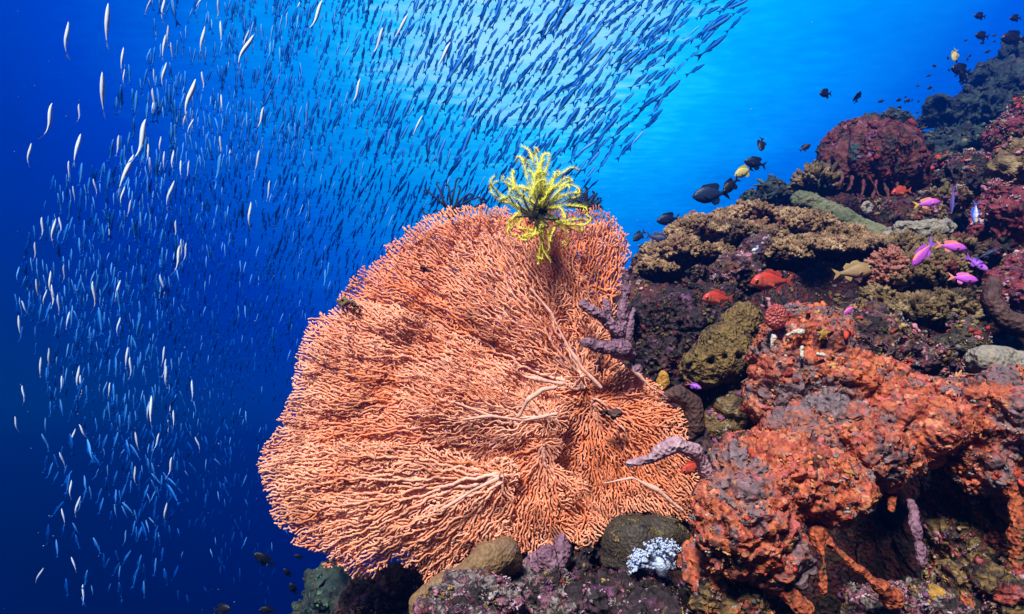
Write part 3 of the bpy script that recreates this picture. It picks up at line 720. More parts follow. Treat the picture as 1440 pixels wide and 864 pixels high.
def grow(poly, roots, sep, step, seed, rough=5.0, radial=0.17, curl=0.5):
    """branches that fork and creep outwards in the plane of a lobe, each keeping clear of its neighbours; units are photo pixels"""
    rs = np.random.default_rng(seed); rd = random.Random(seed)
    poly = np.asarray(poly, float)
    lo, hi = poly.min(0) - 12, poly.max(0) + 12
    w_, h_ = int(hi[0] - lo[0]) + 2, int(hi[1] - lo[1]) + 2
    X, Y = np.meshgrid(np.arange(w_) + lo[0], np.arange(h_) + lo[1])
    Pn = np.stack([X.ravel(), Y.ravel()], 1)
    z0 = np.full(len(Pn), seed * 1.37)
    wob = np.stack([vnoise(np.c_[Pn / 15, z0], 3), vnoise(np.c_[Pn / 15, z0 + 9.5], 4)], 1) * rough
    wob += np.stack([vnoise(np.c_[Pn / 5.0, z0 + 3.1], 13), vnoise(np.c_[Pn / 5.0, z0 + 7.7], 14)], 1) * 5.0
    msk = inside(Pn + wob, poly)
    for r in roots: msk |= np.hypot(Pn[:, 0] - r[0], Pn[:, 1] - r[1]) < 26
    msk = msk.reshape(h_, w_).tolist()
    flow = (fbm(np.c_[Pn / 42, z0], 2, seed + 5) * curl).reshape(h_, w_).tolist()
    cell = sep
    G = {}
    px, py, par, dr, dep = [], [], [], [], []

    def add(x, y, p, a):
        i = len(px); px.append(x); py.append(y); par.append(p); dr.append(a); dep.append(0 if p < 0 else dep[p] + 1)
        G.setdefault((int(x // cell), int(y // cell)), []).append(i)
        return i

    def free(x, y, p, s):
        ix, iy = int(x - lo[0]), int(y - lo[1])
        if not (0 <= ix < w_ and 0 <= iy < h_) or not msk[iy][ix]: return False
        anc = set(); q = p
        for _ in range(4):
            if q < 0: break
            anc.add(q); q = par[q]
        cx, cy = int(x // cell), int(y // cell)
        for a_ in (cx - 1, cx, cx + 1):
            for b_ in (cy - 1, cy, cy + 1):
                for j in G.get((a_, b_), ()):
                    if (px[j] - x) ** 2 + (py[j] - y) ** 2 < s * s:
                        if j in anc: continue
                        k = j; ok = False
                        for _ in range(2):
                            k = par[k]
                            if k < 0: break
                            if k in anc: ok = True; break
                        if not ok or (px[j] - x) ** 2 + (py[j] - y) ** 2 < (0.42 * s) ** 2: return False
        return True

    tips = []
    for r in roots:
        for k in range(9):
            i0 = add(r[0], r[1], -1, 0) if k == 0 else i0
            a = rd.uniform(0, 6.283); tips.append((i0, a, r))
    r0 = roots
    while tips:
        nxt = []
        rd.shuffle(tips)
        for (i, a, r) in tips:
            ix, iy = min(w_ - 1, max(0, int(px[i] - lo[0]))), min(h_ - 1, max(0, int(py[i] - lo[1])))
            ra = math.atan2(py[i] - r[1], px[i] - r[0]) if (px[i], py[i]) != tuple(r) else a
            want = ra + flow[iy][ix]
            da = (want - a + math.pi) % (2 * math.pi) - math.pi
            a = a + radial * da + rd.gauss(0, 0.27)
            moved = False
            for t in (0, 0.4, -0.4, 0.8, -0.8):
                b = a + t * rd.uniform(0.8, 1.2)
                x, y = px[i] + step * math.cos(b), py[i] + step * math.sin(b)
                if free(x, y, i, sep):
                    j = add(x, y, i, b); nxt.append((j, b, r)); moved = True; break
            if moved and rd.random() < 0.42:
                sg = rd.choice((-1, 1))
                b = a + sg * rd.uniform(0.55, 1.15)
                x, y = px[i] + step * math.cos(b), py[i] + step * math.sin(b)
                if free(x, y, i, sep * 0.9):
                    j = add(x, y, i, b); nxt.append((j, b, r))
        tips = nxt
        if not tips:
            # side shoots into whatever gaps are left
            for i in range(1, len(px)):
                if par[i] < 0: continue
                if rd.random() < 0.55: continue
                for sg in rd.sample((-1, 1), 2):
                    b = dr[i] + sg * rd.uniform(0.6, 1.25)
                    x, y = px[i] + step * math.cos(b), py[i] + step * math.sin(b)
                    if free(x, y, i, sep * 0.92) and free(x + step * math.cos(b), y + step * math.sin(b), i, sep * 0.92):
                        j = add(x, y, i, b); tips.append((j, b, r0[0] if len(r0) == 1 else min(r0, key=lambda q: (q[0] - x) ** 2 + (q[1] - y) ** 2)))
                        break
    return np.stack([px, py], 1), np.array(par)


FAN_ORG = at(840, 640, 1.62)
fan = thing('sea_fan', 'huge salmon orange sea fan of fine netted branches filling the middle of the view', 'sea fan', FAN_ORG)
PALE, DEEP, VEIN = np.array([0.87, 0.44, 0.29]), np.array([0.74, 0.205, 0.08]), np.array([0.80, 0.45, 0.35])


def lobe(poly, roots, depth, dens, step, seed, thick=1.0, rip=0.028, tone=0.0, rough=5.0, parent=fan, jit=0.0028, rseed=None, back=0.0):
    P, par = grow(poly, roots, dens, step, seed, rough=rough, curl=1.1)
    n = len(P)
    kids = np.zeros(n); child = [[] for _ in range(n)]
    for i in range(n):
        if par[i] >= 0: child[par[i]].append(i)
    w = np.zeros(n)
    for i in range(n - 1, -1, -1):
        w[i] = max(1, w[i])
        if par[i] >= 0: w[par[i]] += w[i]
    rs = np.random.default_rng(seed + 500)
    # every branch wanders a little in depth so the lobe is not one flat sheet
    off = np.zeros(n)
    for i in range(n):
        if par[i] >= 0: off[i] = off[par[i]] * 0.97 + rs.normal(0, jit * 0.42)
    off = np.clip(off, -0.035, 0.035)
    D = depth(P[:, 0], P[:, 1]) + 0.62 * rip * fbm(np.c_[P / 62, np.full(n, (rseed or seed) * 1.0)], 3, rseed or seed) + off + back
    D -= 0.012 * np.clip((w / w.max()), 0, 1) ** 0.5
    # colour, tip to vein
    tip = np.clip(1 - np.log(w) / 3.2, 0, 1)
    big = np.clip((np.log(w) - 3.6) / 3, 0, 1)
    patch = fbm(np.c_[P / 60, np.full(n, seed + 0.5)], 3, seed + 8) * 0.5 + 0.5
    C = DEEP[None] + (PALE - DEEP)[None] * np.clip(0.42 * tip + 1.0 * patch - 0.24 + tone, 0, 1)[:, None]
    C = C + (VEIN[None] - C) * big[:, None]
    blot = np.clip((fbm(np.c_[P / 30, np.full(n, seed + 3.5)], 3, seed + 18) - 0.34) * 4, 0, 1)
    C = C * (1 - 0.36 * blot[:, None])
    C = C * rs.uniform(0.86, 1.1, (n, 1))
    W = np.array([at(P[i, 0], P[i, 1], D[i]) for i in range(n)])
    rad = thick * K * D * rs.uniform(0.84, 1.16, n) * np.minimum(0.95 * w ** 0.07 + 0.035 * np.maximum(0, w - 12) ** 0.5, 3.6)
    ns = 5
    dirs = np.zeros((n, 3))
    for i in range(n):
        a = W[par[i]] if par[i] >= 0 else W[i]
        b = W[max(child[i], key=lambda j: w[j])] if child[i] else W[i]
        dirs[i] = b - a
    dirs /= np.maximum(1e-9, np.linalg.norm(dirs, axis=1))[:, None]
    u = np.cross(dirs, FWD); u /= np.maximum(1e-9, np.linalg.norm(u, axis=1))[:, None]
    v = np.cross(dirs, u)
    th = np.arange(ns) * 2 * math.pi / ns
    V = (W[:, None] + rad[:, None, None] * (np.cos(th)[None, :, None] * u[:, None] + np.sin(th)[None, :, None] * v[:, None])).reshape(-1, 3)
    CV = np.repeat(C, ns, axis=0)
    ch = np.where(par >= 0)[0]
    a0 = par[ch] * ns; b0 = ch * ns
    Q = []
    for k in range(ns):
        k2 = (k + 1) % ns
        Q.append(np.stack([a0 + k, a0 + k2, b0 + k2, b0 + k], 1))
    tips = np.array([i for i in range(n) if not child[i]])
    TVx = W[tips] + dirs[tips] * rad[tips][:, None] * 0.9
    tb = len(V) + np.arange(len(tips))
    TR = [np.stack([tips * ns + k, tips * ns + (k + 1) % ns, tb], 1) for k in range(ns)]
    V = np.concatenate([V, TVx]); CV = np.concatenate([CV, np.minimum(C[tips] * 1.08, 0.95)])
    return mk('fan_lobe', V, [np.concatenate(Q), np.concatenate(TR)], M['fan'], parent, CV)


def lobe2(poly, roots, depth, sep, step, seed, thick=1.0, rip=0.028, tone=0.0, rough=6.0):
    """a lobe in two close sheets, the way real fans double up"""
    lobe(poly, roots, depth, sep, step, seed, thick, rip, tone, rough)
    lobe(poly, roots, depth, sep * 0.98, step, seed + 40, thick * 1.1, rip, tone - 0.15, rough + 2, rseed=seed, back=0.006)


def plane(x0, y0, d0, gx_, gy_, c=0):
    return lambda x, y: d0 + gx_ * (x - x0) / 100 + gy_ * (y - y0) / 100 + c * ((x - x0) ** 2 + (y - y0) ** 2) / 1e5


full = [(575, 340), (605, 318), (652, 306), (702, 304), (745, 308), (800, 312), (850, 314), (872, 340), (872, 375), (860, 420), (852, 480), (875, 515), (925, 555), (952, 595), (958, 640), (970, 690),
        (955, 722), (890, 715), (850, 735), (800, 750), (770, 755), (700, 760), (640, 780), (600, 790), (560, 770), (500, 780), (450, 750), (410, 725), (395, 700), (385, 660), (395, 630), (412, 590),
        (428, 540), (440, 485), (460, 455), (500, 430), (520, 395), (550, 365)]
lobe(full, [(800, 600), (700, 480), (560, 560), (560, 700), (850, 680), (780, 380)], plane(700, 560, 1.68, -0.010, -0.01), 3.7, 2.3, 1, 1.5, 0.02, -0.2)
lobe2([(735, 300), (765, 292), (800, 296), (850, 296), (884, 333), (884, 352), (876, 385), (868, 425), (858, 470), (815, 480), (760, 440), (720, 380)], [(838, 480)], plane(838, 480, 1.68, 0.0, 0.02), 3.35, 2.05, 2, 0.95, 0.02, -0.12)
lobe2([(565, 330), (576, 320), (600, 305), (625, 293), (650, 291), (672, 295), (700, 290), (745, 298), (790, 330), (820, 400), (845, 480), (840, 555), (780, 570), (690, 530), (610, 490), (530, 468), (485, 445), (478, 418), (492, 404), (510, 382), (540, 356)],
     [(822, 545)], plane(822, 545, 1.60, -0.012, 0.0, 0.04), 3.35, 2.05, 3, 1.0, 0.035, -0.05, 7)
lobe2([(780, 530), (880, 520), (930, 546), (965, 590), (971, 640), (984, 690), (968, 730), (930, 728), (890, 720), (850, 742), (800, 690), (755, 640)], [(835, 560)], plane(835, 560, 1.57, -0.01, -0.02), 3.35, 2.05, 4, 0.95, 0.03, -0.1)
lobe2([(424, 480), (432, 462), (445, 448), (470, 432), (500, 425), (560, 430), (640, 470), (720, 515), (790, 560), (790, 625), (740, 655), (680, 665), (600, 655), (500, 655), (420, 648), (362, 662), (375, 625), (396, 592), (402, 560), (412, 538)],
     [(775, 590)], plane(775, 590, 1.53, 0.03, 0.0, 0.03), 3.35, 2.05, 5, 1.05, 0.035, 0.12, 7)
lobe2([(680, 640), (760, 630), (820, 680), (858, 742), (830, 772), (800, 762), (775, 780), (720, 778), (690, 760), (672, 700)], [(765, 625)], plane(765, 625, 1.50, 0, -0.02), 3.4, 2.05, 6, 1.05, 0.025, -0.02)
lobe2([(366, 655), (430, 625), (520, 622), (600, 630), (680, 650), (722, 690), (722, 745), (690, 775), (640, 800), (602, 822), (588, 805), (570, 788), (545, 788), (520, 806), (488, 808), (462, 786), (440, 775), (416, 758), (398, 745), (388, 728), (380, 708), (372, 690)],
     [(705, 668)], plane(705, 668, 1.46, 0.03, 0.0, 0.03), 3.7, 2.15, 7, 1.15, 0.03, 0.14, 8)
lobe(full, [(760, 560), (640, 640), (640, 460), (860, 640), (480, 600), (820, 400)], plane(700, 560, 1.72, -0.010, -0.01), 3.5, 2.3, 21, 1.7, 0.02, 0.0)
# loose outer sprays lying over the main lobes
lobe([(640, 340), (720, 330), (790, 400), (830, 500), (780, 530), (690, 470), (620, 410)], [(818, 530)], plane(818, 530, 1.575, -0.012, 0.0), 4.2, 2.4, 10, 0.9, 0.03, 0.2)
lobe([(560, 520), (640, 500), (740, 540), (775, 590), (720, 630), (630, 625), (560, 590)], [(766, 588)], plane(766, 588, 1.495, 0.02, 0.0), 4.2, 2.4, 8, 0.9, 0.03, 0.3)


def veins(polys, name='vein'):
    for pts in polys:
        b = T([(p[0], p[1], p[2]) for p in pts], [p[3] * 0.72 for p in pts])
        V, F = remesh(b, 0.0028, 2); V = disp(V, F, 'smooth', 0.005, 40, 5)
        mk(name, V, F, M['fan'], fan, np.tile(VEIN * 0.8, (len(V), 1)))


veins([[(730, 585, 1.385, 5), (742, 562, 1.375, 6.5), (762, 549, 1.375, 6), (782, 545, 1.38, 4)], [(782, 582, 1.45, 4.5), (735, 592, 1.43, 3.5), (690, 585, 1.42, 3), (640, 592, 1.42, 2.2), (590, 582, 1.42, 1.5)], [(690, 585, 1.42, 2.5), (650, 570, 1.42, 2), (605, 555, 1.42, 1.4)],
       [(845, 545, 1.5, 5), (820, 520, 1.5, 4.5), (800, 490, 1.51, 3.5), (775, 440, 1.52, 2.6), (745, 405, 1.53, 1.8)], [(700, 674, 1.41, 3.8), (665, 690, 1.4, 3), (630, 712, 1.39, 2.2), (590, 728, 1.385, 1.5)],
       [(850, 680, 1.45, 3), (890, 672, 1.44, 3.5), (925, 690, 1.44, 3), (960, 718, 1.45, 3.4)], [(790, 540, 1.5, 3.5), (740, 530, 1.5, 2.6), (700, 505, 1.5, 1.8)],
       [(885, 515, 1.55, 4), (915, 545, 1.55, 3.4), (940, 560, 1.56, 2.5)]])
lump('fan_stem', T([(835, 640, 1.72), (820, 600, 1.66), (800, 585, 1.60), (775, 588, 1.53)], [13, 10, 7, 5]) + T([(835, 640, 1.72), (838, 570, 1.64), (838, 500, 1.68)], [16, 12, 8]), 'lilac', 'smooth', 0.008, 20, 0.005, 130, fan)
lump('fan_holdfast', [S(850, 660, 1.80, 40, 36)], 'encrust_dark', 'rock', 0.02, 16, 0.008, 131, fan)

# ------------------------------------------------------------------ feather stars
def tube_mesh(P, rad, ns=5, ref=None):
    P = np.asarray(P); n = len(P)
    d = np.gradient(P, axis=0); d /= np.maximum(1e-9, np.linalg.norm(d, axis=1))[:, None]
    r = FWD if ref is None else ref
    u = np.cross(d, r); u /= np.maximum(1e-9, np.linalg.norm(u, axis=1))[:, None]; v = np.cross(d, u)
    th = np.arange(ns) * 2 * math.pi / ns
    V = (P[:, None] + np.asarray(rad)[:, None, None] * (np.cos(th)[None, :, None] * u[:, None] + np.sin(th)[None, :, None] * v[:, None])).reshape(-1, 3)
    F = []
    for i in range(n - 1):
        for k in range(ns):
            k2 = (k + 1) % ns
            F.append((i * ns + k, i * ns + k2, (i + 1) * ns + k2, (i + 1) * ns + k))
    F.append(tuple(range(ns))[::-1]); F.append(tuple((n - 1) * ns + k for k in range(ns)))
    return V, F, d, u, v


def feather_star(name, label, cx, cy, d0, ends, mat, c0_, c1_, seed, pin=7.0, disc=9, spacing=2.0, thick=1.6, pw=0.6, wig=0.012):
    rs = np.random.default_rng(seed)
    C0 = at(cx, cy, d0)
    st_ = thing(name, label, 'feather star', C0)
    v0, f0 = ICO[2]
    mk('disc', v0 * disc * K * d0 + C0, f0, M['feather_black'], st_, np.tile([0.02, 0.018, 0.012], (len(v0), 1)))
    for (ex, ey, dz, curl) in ends:
        E = at(ex, ey, d0 + dz)
        L = np.linalg.norm(E - C0)
        mid = (C0 + E) / 2 + unit(np.cross(E - C0, FWD)) * L * 0.28 * curl - FWD * L * rs.uniform(0.05, 0.3)
        t = np.linspace(0, 1, 26)[:, None]
        P = (1 - t) ** 2 * C0 + 2 * t * (1 - t) * mid + t ** 2 * E
        # the tip rolls up
        tl = unit(P[-1] - P[-2]); sd = unit(np.cross(tl, FWD)) * (1 if curl > 0 else -1)
        rr = L * rs.uniform(0.05, 0.10)
        a = np.linspace(0.25, rs.uniform(1.5, 4.0), 10)
        ctr = P[-1] - sd * rr
        hook = np.array([ctr + sd * rr * math.cos(x) * (1 - 0.1 * x) + tl * rr * math.sin(x) - FWD * 0.002 * x for x in a])
        P = np.concatenate([P, hook])
        P = P + wig * np.linspace(0, 1, len(P))[:, None] * np.stack([vnoise(P * 20 + 5 * k + 3.7 * len(st_.children), seed + k) for k in range(3)], 1)
        n = len(P)
        rad = K * d0 * thick * np.linspace(1.15, 0.55, n)
        V, F, dd, uu, vv = tube_mesh(P, rad)
        vs, fs = [V], list(F)
        o_ = len(V)
        cum = np.concatenate([[0], np.cumsum(np.linalg.norm(np.diff(P, axis=0), axis=1))])
        cols = [np.repeat((c0_ + (c1_ - c0_) * np.clip(cum / (0.5 * cum[-1]), 0, 1)[:, None]), 5, axis=0)]
        for s in np.arange(0.16 * cum[-1], cum[-1], spacing * K * d0):
            i = min(n - 2, int(np.searchsorted(cum, s)) - 1)
            p = P[i] + (P[i + 1] - P[i]) * (s - cum[i]) / max(1e-9, cum[i + 1] - cum[i])
            pl = pin * K * d0 * (1 - 0.45 * (s / cum[-1])) * rs.uniform(0.8, 1.15)
            for sg in (-1, 1):
                dr = unit(sg * uu[i] + 0.75 * dd[i] + vv[i] * rs.normal(0, 0.45) - 0.25 * FWD)
                q = p + dr * pl
                e1 = unit(np.cross(dr, [0.3, 0.2, 0.9])) * K * d0 * pw; e2 = np.cross(dr, e1)
                vs.append(np.array([p + e1, p - 0.5 * e1 + 0.87 * e2, p - 0.5 * e1 - 0.87 * e2, q]))
                fs += [(o_, o_ + 1, o_ + 3), (o_ + 1, o_ + 2, o_ + 3), (o_ + 2, o_, o_ + 3)]
                o_ += 4
                cc = c0_ + (c1_ - c0_) * np.clip(s / (0.5 * cum[-1]), 0, 1)
                cols.append(np.tile(cc * rs.uniform(0.8, 1.15), (4, 1)))
        mk('arm', np.concatenate(vs), fs, M[mat], st_, np.concatenate(cols))
    return st_


Y0, Y1 = np.array([0.10, 0.09, 0.012]), np.array([0.74, 0.72, 0.07])
yel = [(722, 247, -.02, -.5), (736, 228, .0, -.3), (752, 221, -.03, .2), (766, 224, .02, .3), (776, 236, -.03, -.3), (793, 241, 0, .5), (806, 252, -.03, .6), (799, 268, -.05, .3), (816, 279, .0, .5), (688, 272, -.02, .6),
       (704, 288, -.05, .5), (712, 262, -.03, -.6), (742, 246, -.06, -.2), (760, 244, -.07, .2), (781, 256, -.06, .4), (771, 270, -.09, -.2), (745, 265, -.08, .3),
       (823, 318, -.03, -.5), (818, 300, -.05, .4), (802, 344, -.05, .5), (766, 370, -.06, .3), (745, 334, -.05, .3), (757, 360, -.05, -.4), (775, 352, -.06, -.4), (735, 338, -.05, .5), (722, 316, -.05, -.4), (736, 328, -.06, .3), (785, 332, -.07, .5),
       (792, 300, -.09, .3), (806, 322, -.06, -.6)]
rq = random.Random(4)
yel = yel + [(x + rq.uniform(-13, 13), y + rq.uniform(-11, 11), z + rq.uniform(-.03, .03), c * rq.choice((-1, .8))) for x, y, z, c in yel if rq.random() < (0.75 if y < 300 else 0.15)]
feather_star('feather_star', 'bright yellow feather star perched on the top of the sea fan', 762, 297, 1.545, yel, 'feather_yellow', Y0, Y1, 5, 8.2, 9, 1.5, 0.85, 0.5, 0.042)
blk = [(735, 300, 0, .3), (722, 305, 0, -.3), (745, 318, -.02, .4), (760, 322, -.02, -.3), (772, 318, -.02, .4), (730, 288, 0, .5), (785, 308, 0, -.4), (740, 280, 0, .3), (755, 276, 0, .2)]
BK0, BK1 = np.array([0.012, 0.012, 0.010]), np.array([0.018, 0.018, 0.016])
feather_star('feather_star', 'black feather star half hidden under the arms of the yellow one', 750, 304, 1.50, blk, 'feather_black', BK0, BK1, 6, 6.0, 8)
nav = [(598, 300, 0, .5), (601, 268, 0, -.4), (613, 258, 0, .2), (622, 276, 0, .5), (632, 262, 0, -.3), (648, 266, 0, -.4), (660, 272, 0, .4), (672, 279, 0, .5), (684, 285, 0, -.4), (612, 296, 0, .4), (640, 254, 0, .2), (666, 290, 0, -.3)]
BL0, BL1 = np.array([0.008, 0.012, 0.03]), np.array([0.012, 0.018, 0.05])
feather_star('feather_star', 'blue black feather star with spread arms behind the top left rim of the sea fan', 634, 300, 1.78, nav, 'feather_black', BL0, BL1, 7, 5.0, 8)
rs = np.random.default_rng(3)
drk = [(822 + 24 * math.cos(a) * rs.uniform(.7, 1.05), 290 - 22 * math.sin(a) * rs.uniform(.7, 1.05), 0, rs.choice([-.5, .5])) for a in np.linspace(-0.2, 3.3, 20)]
feather_star('feather_star', 'small dark bushy feather star behind the sea fan, right of the yellow one', 822, 292, 1.78, drk, 'feather_black', BL0, BL1, 8, 7.0, 9)

for i, (px, py, d, r_, lb) in enumerate([(545, 482, 1.545, 13, 'dark brown algae clump in the fold at the left middle of the sea fan'), (490, 424, 1.47, 12, 'olive brown algae clump on the upper left rim of the sea fan'),
                                         (598, 378, 1.575, 7, 'small dark algae clump below the upper rim of the sea fan'), (856, 578, 1.50, 11, 'black algae clump at the right middle of the sea fan'), (662, 512, 1.54, 8, 'brown algae clump on the centre of the sea fan')]):
    tag(lump('algae_clump', [S(px, py, d, r_, r_ * .6), S(px + r_ * .8, py + r_ * .5, d, r_ * .7, r_ * .5), S(px - r_ * .5, py + r_ * .6, d, r_ * .5, r_ * .4)], 'brown_sponge' if i != 1 else 'olive_coral', 'rock', 0.018, 45, 0.0035, 140 + i), lb, 'algae')

# ------------------------------------------------------------------ fish
def body(prof, L, bend=0.0, nr=12, ns=18):
    """prof rows: t from snout to tail root, top, bottom, half width (fractions of L). Returns V, F, t, zrel"""
    pr = np.array(prof, float)
    t = np.linspace(0, 1, ns) ** 0.9
    top, bot, wid = (np.interp(t, pr[:, 0], pr[:, k]) for k in (1, 2, 3))
    V, tt, zr = [], [], []
    for i in range(ns):
        zc = (top[i] + bot[i]) / 2; hz = (top[i] - bot[i]) / 2
        yb = bend * math.sin(t[i] * 3.6 - 0.6) * t[i]
        for k in range(nr):
            a = 2 * math.pi * k / nr
            ca, sa = math.cos(a), math.sin(a)
            V.append((0.5 - 0.82 * t[i], yb + wid[i] * sa * (1 - 0.25 * abs(ca) ** 3), zc + hz * ca)); tt.append(t[i]); zr.append(ca)
    F = []
    for i in range(ns - 1):
        for k in range(nr):
            k2 = (k + 1) % nr
            F.append((i * nr + k, (i + 1) * nr + k, (i + 1) * nr + k2, i * nr + k2))
    F.append(tuple(range(nr))); F.append(tuple((ns - 1) * nr + k for k in range(nr))[::-1])
    return np.array(V) * L, F, np.array(tt), np.array(zr)


def fin(pts, L, th=0.006, y0=0.0, bend=0.0, splay=0.0):
    """a fin from its outline (x, z in fractions of L): a thin solid, thicker at its middle"""
    pts = np.array(pts, float); n = len(pts)
    c = pts.mean(0)
    def yb(x): t = (0.5 - x) / 0.82; return bend * math.sin(t * 3.6 - 0.6) * t
    V = []
    for s in (1, -1):
        V += [(x, y0 + yb(x) + s * th * 0.2 + splay * abs(z), z) for x, z in pts]
        V.append((c[0], y0 + yb(c[0]) + s * th + splay * abs(c[1]), c[1]))
    F = []
    for k in range(n):
        k2 = (k + 1) % n
        F.append((k, k2, n)); F.append((n + 1 + k2, n + 1 + k, 2 * n + 1)); F.append((k2, k, n + 1 + k, n + 1 + k2))
    return np.array(V) * L, F


SLIM = 0.95
SPEC = {
    'slender': dict(prof=[(0, .002, -.002, .002), (.04, .022, -.02, .016), (.12, .045, -.040, .034), (.3, .066, -.066, .052), (.5, .066, -.070, .052), (.7, .048, -.050, .036), (.88, .024, -.024, .016), (1, .016, -.016, .008)],
                    tail=[(-.31, .014), (-.40, .060), (-.50, .098), (-.44, .03), (-.415, 0), (-.44, -.03), (-.50, -.098), (-.40, -.060), (-.31, -.014)],
                    dorsal=[(.20, .060), (.12, .098), (.02, .085), (-.18, .052), (-.20, .040), (0, .055)], anal=[(-.02, -.062), (-.06, -.088), (-.18, -.052), (-.18, -.036)], pec=[(.28, -.01), (.17, -.055), (.14, -.03), (.2, .0)], eye=(.43, .012, .020)),
    'deep': dict(prof=[(0, .0, -.01, .004), (.05, .06, -.05, .03), (.15, .15, -.12, .06), (.35, .22, -.20, .085), (.55, .22, -.20, .08), (.75, .14, -.12, .05), (.9, .06, -.06, .022), (1, .045, -.045, .012)],
                 tail=[(-.31, .04), (-.40, .12), (-.50, .19), (-.45, .06), (-.42, 0), (-.45, -.06), (-.50, -.19), (-.40, -.12), (-.31, -.04)],
                 dorsal=[(.28, .16), (.20, .26), (0, .28), (-.18, .27), (-.24, .20), (-.2, .09), (.05, .19)], anal=[(.02, -.19), (-.06, -.28), (-.18, -.26), (-.22, -.16), (-.2, -.08)], pec=[(.24, -.01), (.10, -.09), (.08, -.02), (.16, .03)], eye=(.40, .04, .030)),
    'squirrel': dict(prof=[(0, .01, -.02, .006), (.05, .06, -.055, .035), (.16, .13, -.10, .066), (.35, .17, -.145, .08), (.55, .15, -.13, .07), (.75, .085, -.075, .04), (.9, .04, -.04, .018), (1, .032, -.032, .010)],
                     tail=[(-.31, .03), (-.40, .09), (-.50, .145), (-.45, .05), (-.42, 0), (-.45, -.05), (-.50, -.145), (-.40, -.09), (-.31, -.03)],
                     dorsal=[(.22, .155), (.14, .22), (.02, .21), (-.06, .15), (-.12, .19), (-.22, .11), (-.2, .06), (.05, .14)], anal=[(-.04, -.12), (-.10, -.19), (-.2, -.13), (-.22, -.06)], pec=[(.20, -.03), (.06, -.10), (.05, -.03), (.12, .01)], eye=(.385, .035, .052)),
    'anthias': dict(prof=[(0, .0, -.005, .004), (.05, .04, -.035, .022), (.16, .09, -.075, .045), (.35, .125, -.115, .06), (.55, .115, -.105, .055), (.75, .07, -.06, .032), (.9, .035, -.035, .014), (1, .028, -.028, .008)],
                    tail=[(-.31, .026), (-.40, .085), (-.56, .16), (-.45, .05), (-.40, 0), (-.45, -.05), (-.56, -.16), (-.40, -.085), (-.31, -.026)],
                    dorsal=[(.22, .11), (.15, .17), (.0, .165), (-.18, .14), (-.26, .09), (-.2, .05), (.05, .11)], anal=[(0, -.10), (-.06, -.16), (-.2, -.12), (-.2, -.05)], pec=[(.24, -.02), (.10, -.08), (.08, -.02), (.16, .02)], eye=(.41, .025, .022)),
}


def lerp(a, b, t):
    t = np.clip(t, 0, 1)[:, None]; return np.array(a)[None] * (1 - t) + np.array(b)[None] * t


def skin(pattern, t, z):
    if pattern == 'fusilier':
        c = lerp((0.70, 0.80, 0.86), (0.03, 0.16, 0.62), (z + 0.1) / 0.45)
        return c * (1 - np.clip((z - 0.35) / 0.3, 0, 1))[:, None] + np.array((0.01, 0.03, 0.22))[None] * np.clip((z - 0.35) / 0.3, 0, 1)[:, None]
    if pattern == 'hazed_fusilier':  # the same fish in blue: distance haze and lack of flash painted in
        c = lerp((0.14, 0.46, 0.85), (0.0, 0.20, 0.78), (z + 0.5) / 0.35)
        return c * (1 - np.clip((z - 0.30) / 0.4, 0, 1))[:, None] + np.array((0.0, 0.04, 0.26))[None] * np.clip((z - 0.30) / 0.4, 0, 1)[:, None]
    if pattern == 'red':
        c = lerp((0.55, 0.12, 0.08), (0.42, 0.035, 0.02), (z + 0.3) / 0.8)
        bar = np.clip(1 - np.abs(t - 0.27) / 0.03, 0, 1)[:, None] * 0.45
        return c * (1 - bar)
    if pattern == 'purple':
        c = lerp((0.50, 0.10, 0.62), (0.36, 0.04, 0.46), (z + .2) / 1)
        return lerp_to(c, (0.75, 0.22, 0.05), np.clip((z - 0.72) / 0.2, 0, 1) * (t > 0.2))
    if pattern == 'violet':
        return lerp((0.46, 0.14, 0.62), (0.22, 0.07, 0.55), t)
    if pattern == 'pale':
        c = lerp((0.62, 0.56, 0.20), (0.50, 0.42, 0.10), (z + .5))
        return lerp_to(c, (0.05, 0.05, 0.03), np.clip((t - .86) / .1, 0, 1))
    if pattern == 'dark':
        return lerp((0.009, 0.010, 0.016), (0.004, 0.005, 0.009), (z + 1) / 2)
    if pattern == 'navy':
        return lerp((0.008, 0.016, 0.06), (0.004, 0.008, 0.03), (z + 1) / 2)
    if pattern == 'slate':
        return lerp((0.02, 0.04, 0.09), (0.008, 0.018, 0.05), (z + 1) / 2)
    if pattern == 'bluestripe':
        s = np.clip(1 - np.abs(z - 0.1) / 0.28, 0, 1)
        c = lerp((0.16, 0.04, 0.12), (0.05, 0.02, 0.12), (z + 1) / 2)
        return lerp_to(c, (0.05, 0.28, 0.95), s)
    if pattern == 'whitestripe':
        s = np.clip(1 - np.abs(z - 0.25) / 0.25, 0, 1)
        return lerp_to(lerp((0.02, 0.03, 0.08), (0.008, 0.01, 0.03), (z + 1) / 2), (0.35, 0.6, 0.9), s)
    if pattern == 'blotch':
        c = np.where((np.sin(t * 15 + z * 3.5) > 0.1)[:, None], np.array((0.02, 0.03, 0.08))[None], np.array((0.62, 0.56, 0.5))[None])
        return c
    if pattern == 'bluewhite':
        c = lerp((0.78, 0.68, 0.55), (0.8, 0.75, 0.7), t)
        c = lerp_to(c, (0.03, 0.12, 0.62), np.clip((z - 0.35) / 0.25, 0, 1))
        return lerp_to(c, (0.15, 0.08, 0.05), (np.sin(t * 22) > 0.75) * 0.6)
    if pattern == 'tan':
        return lerp((0.40, 0.25, 0.13), (0.20, 0.13, 0.05), (z + .6))
    return np.tile((0.3, 0.3, 0.3), (len(t), 1))


def lerp_to(c, d, w):
    w = np.asarray(w, float)[:, None]; return c * (1 - w) + np.array(d)[None] * w


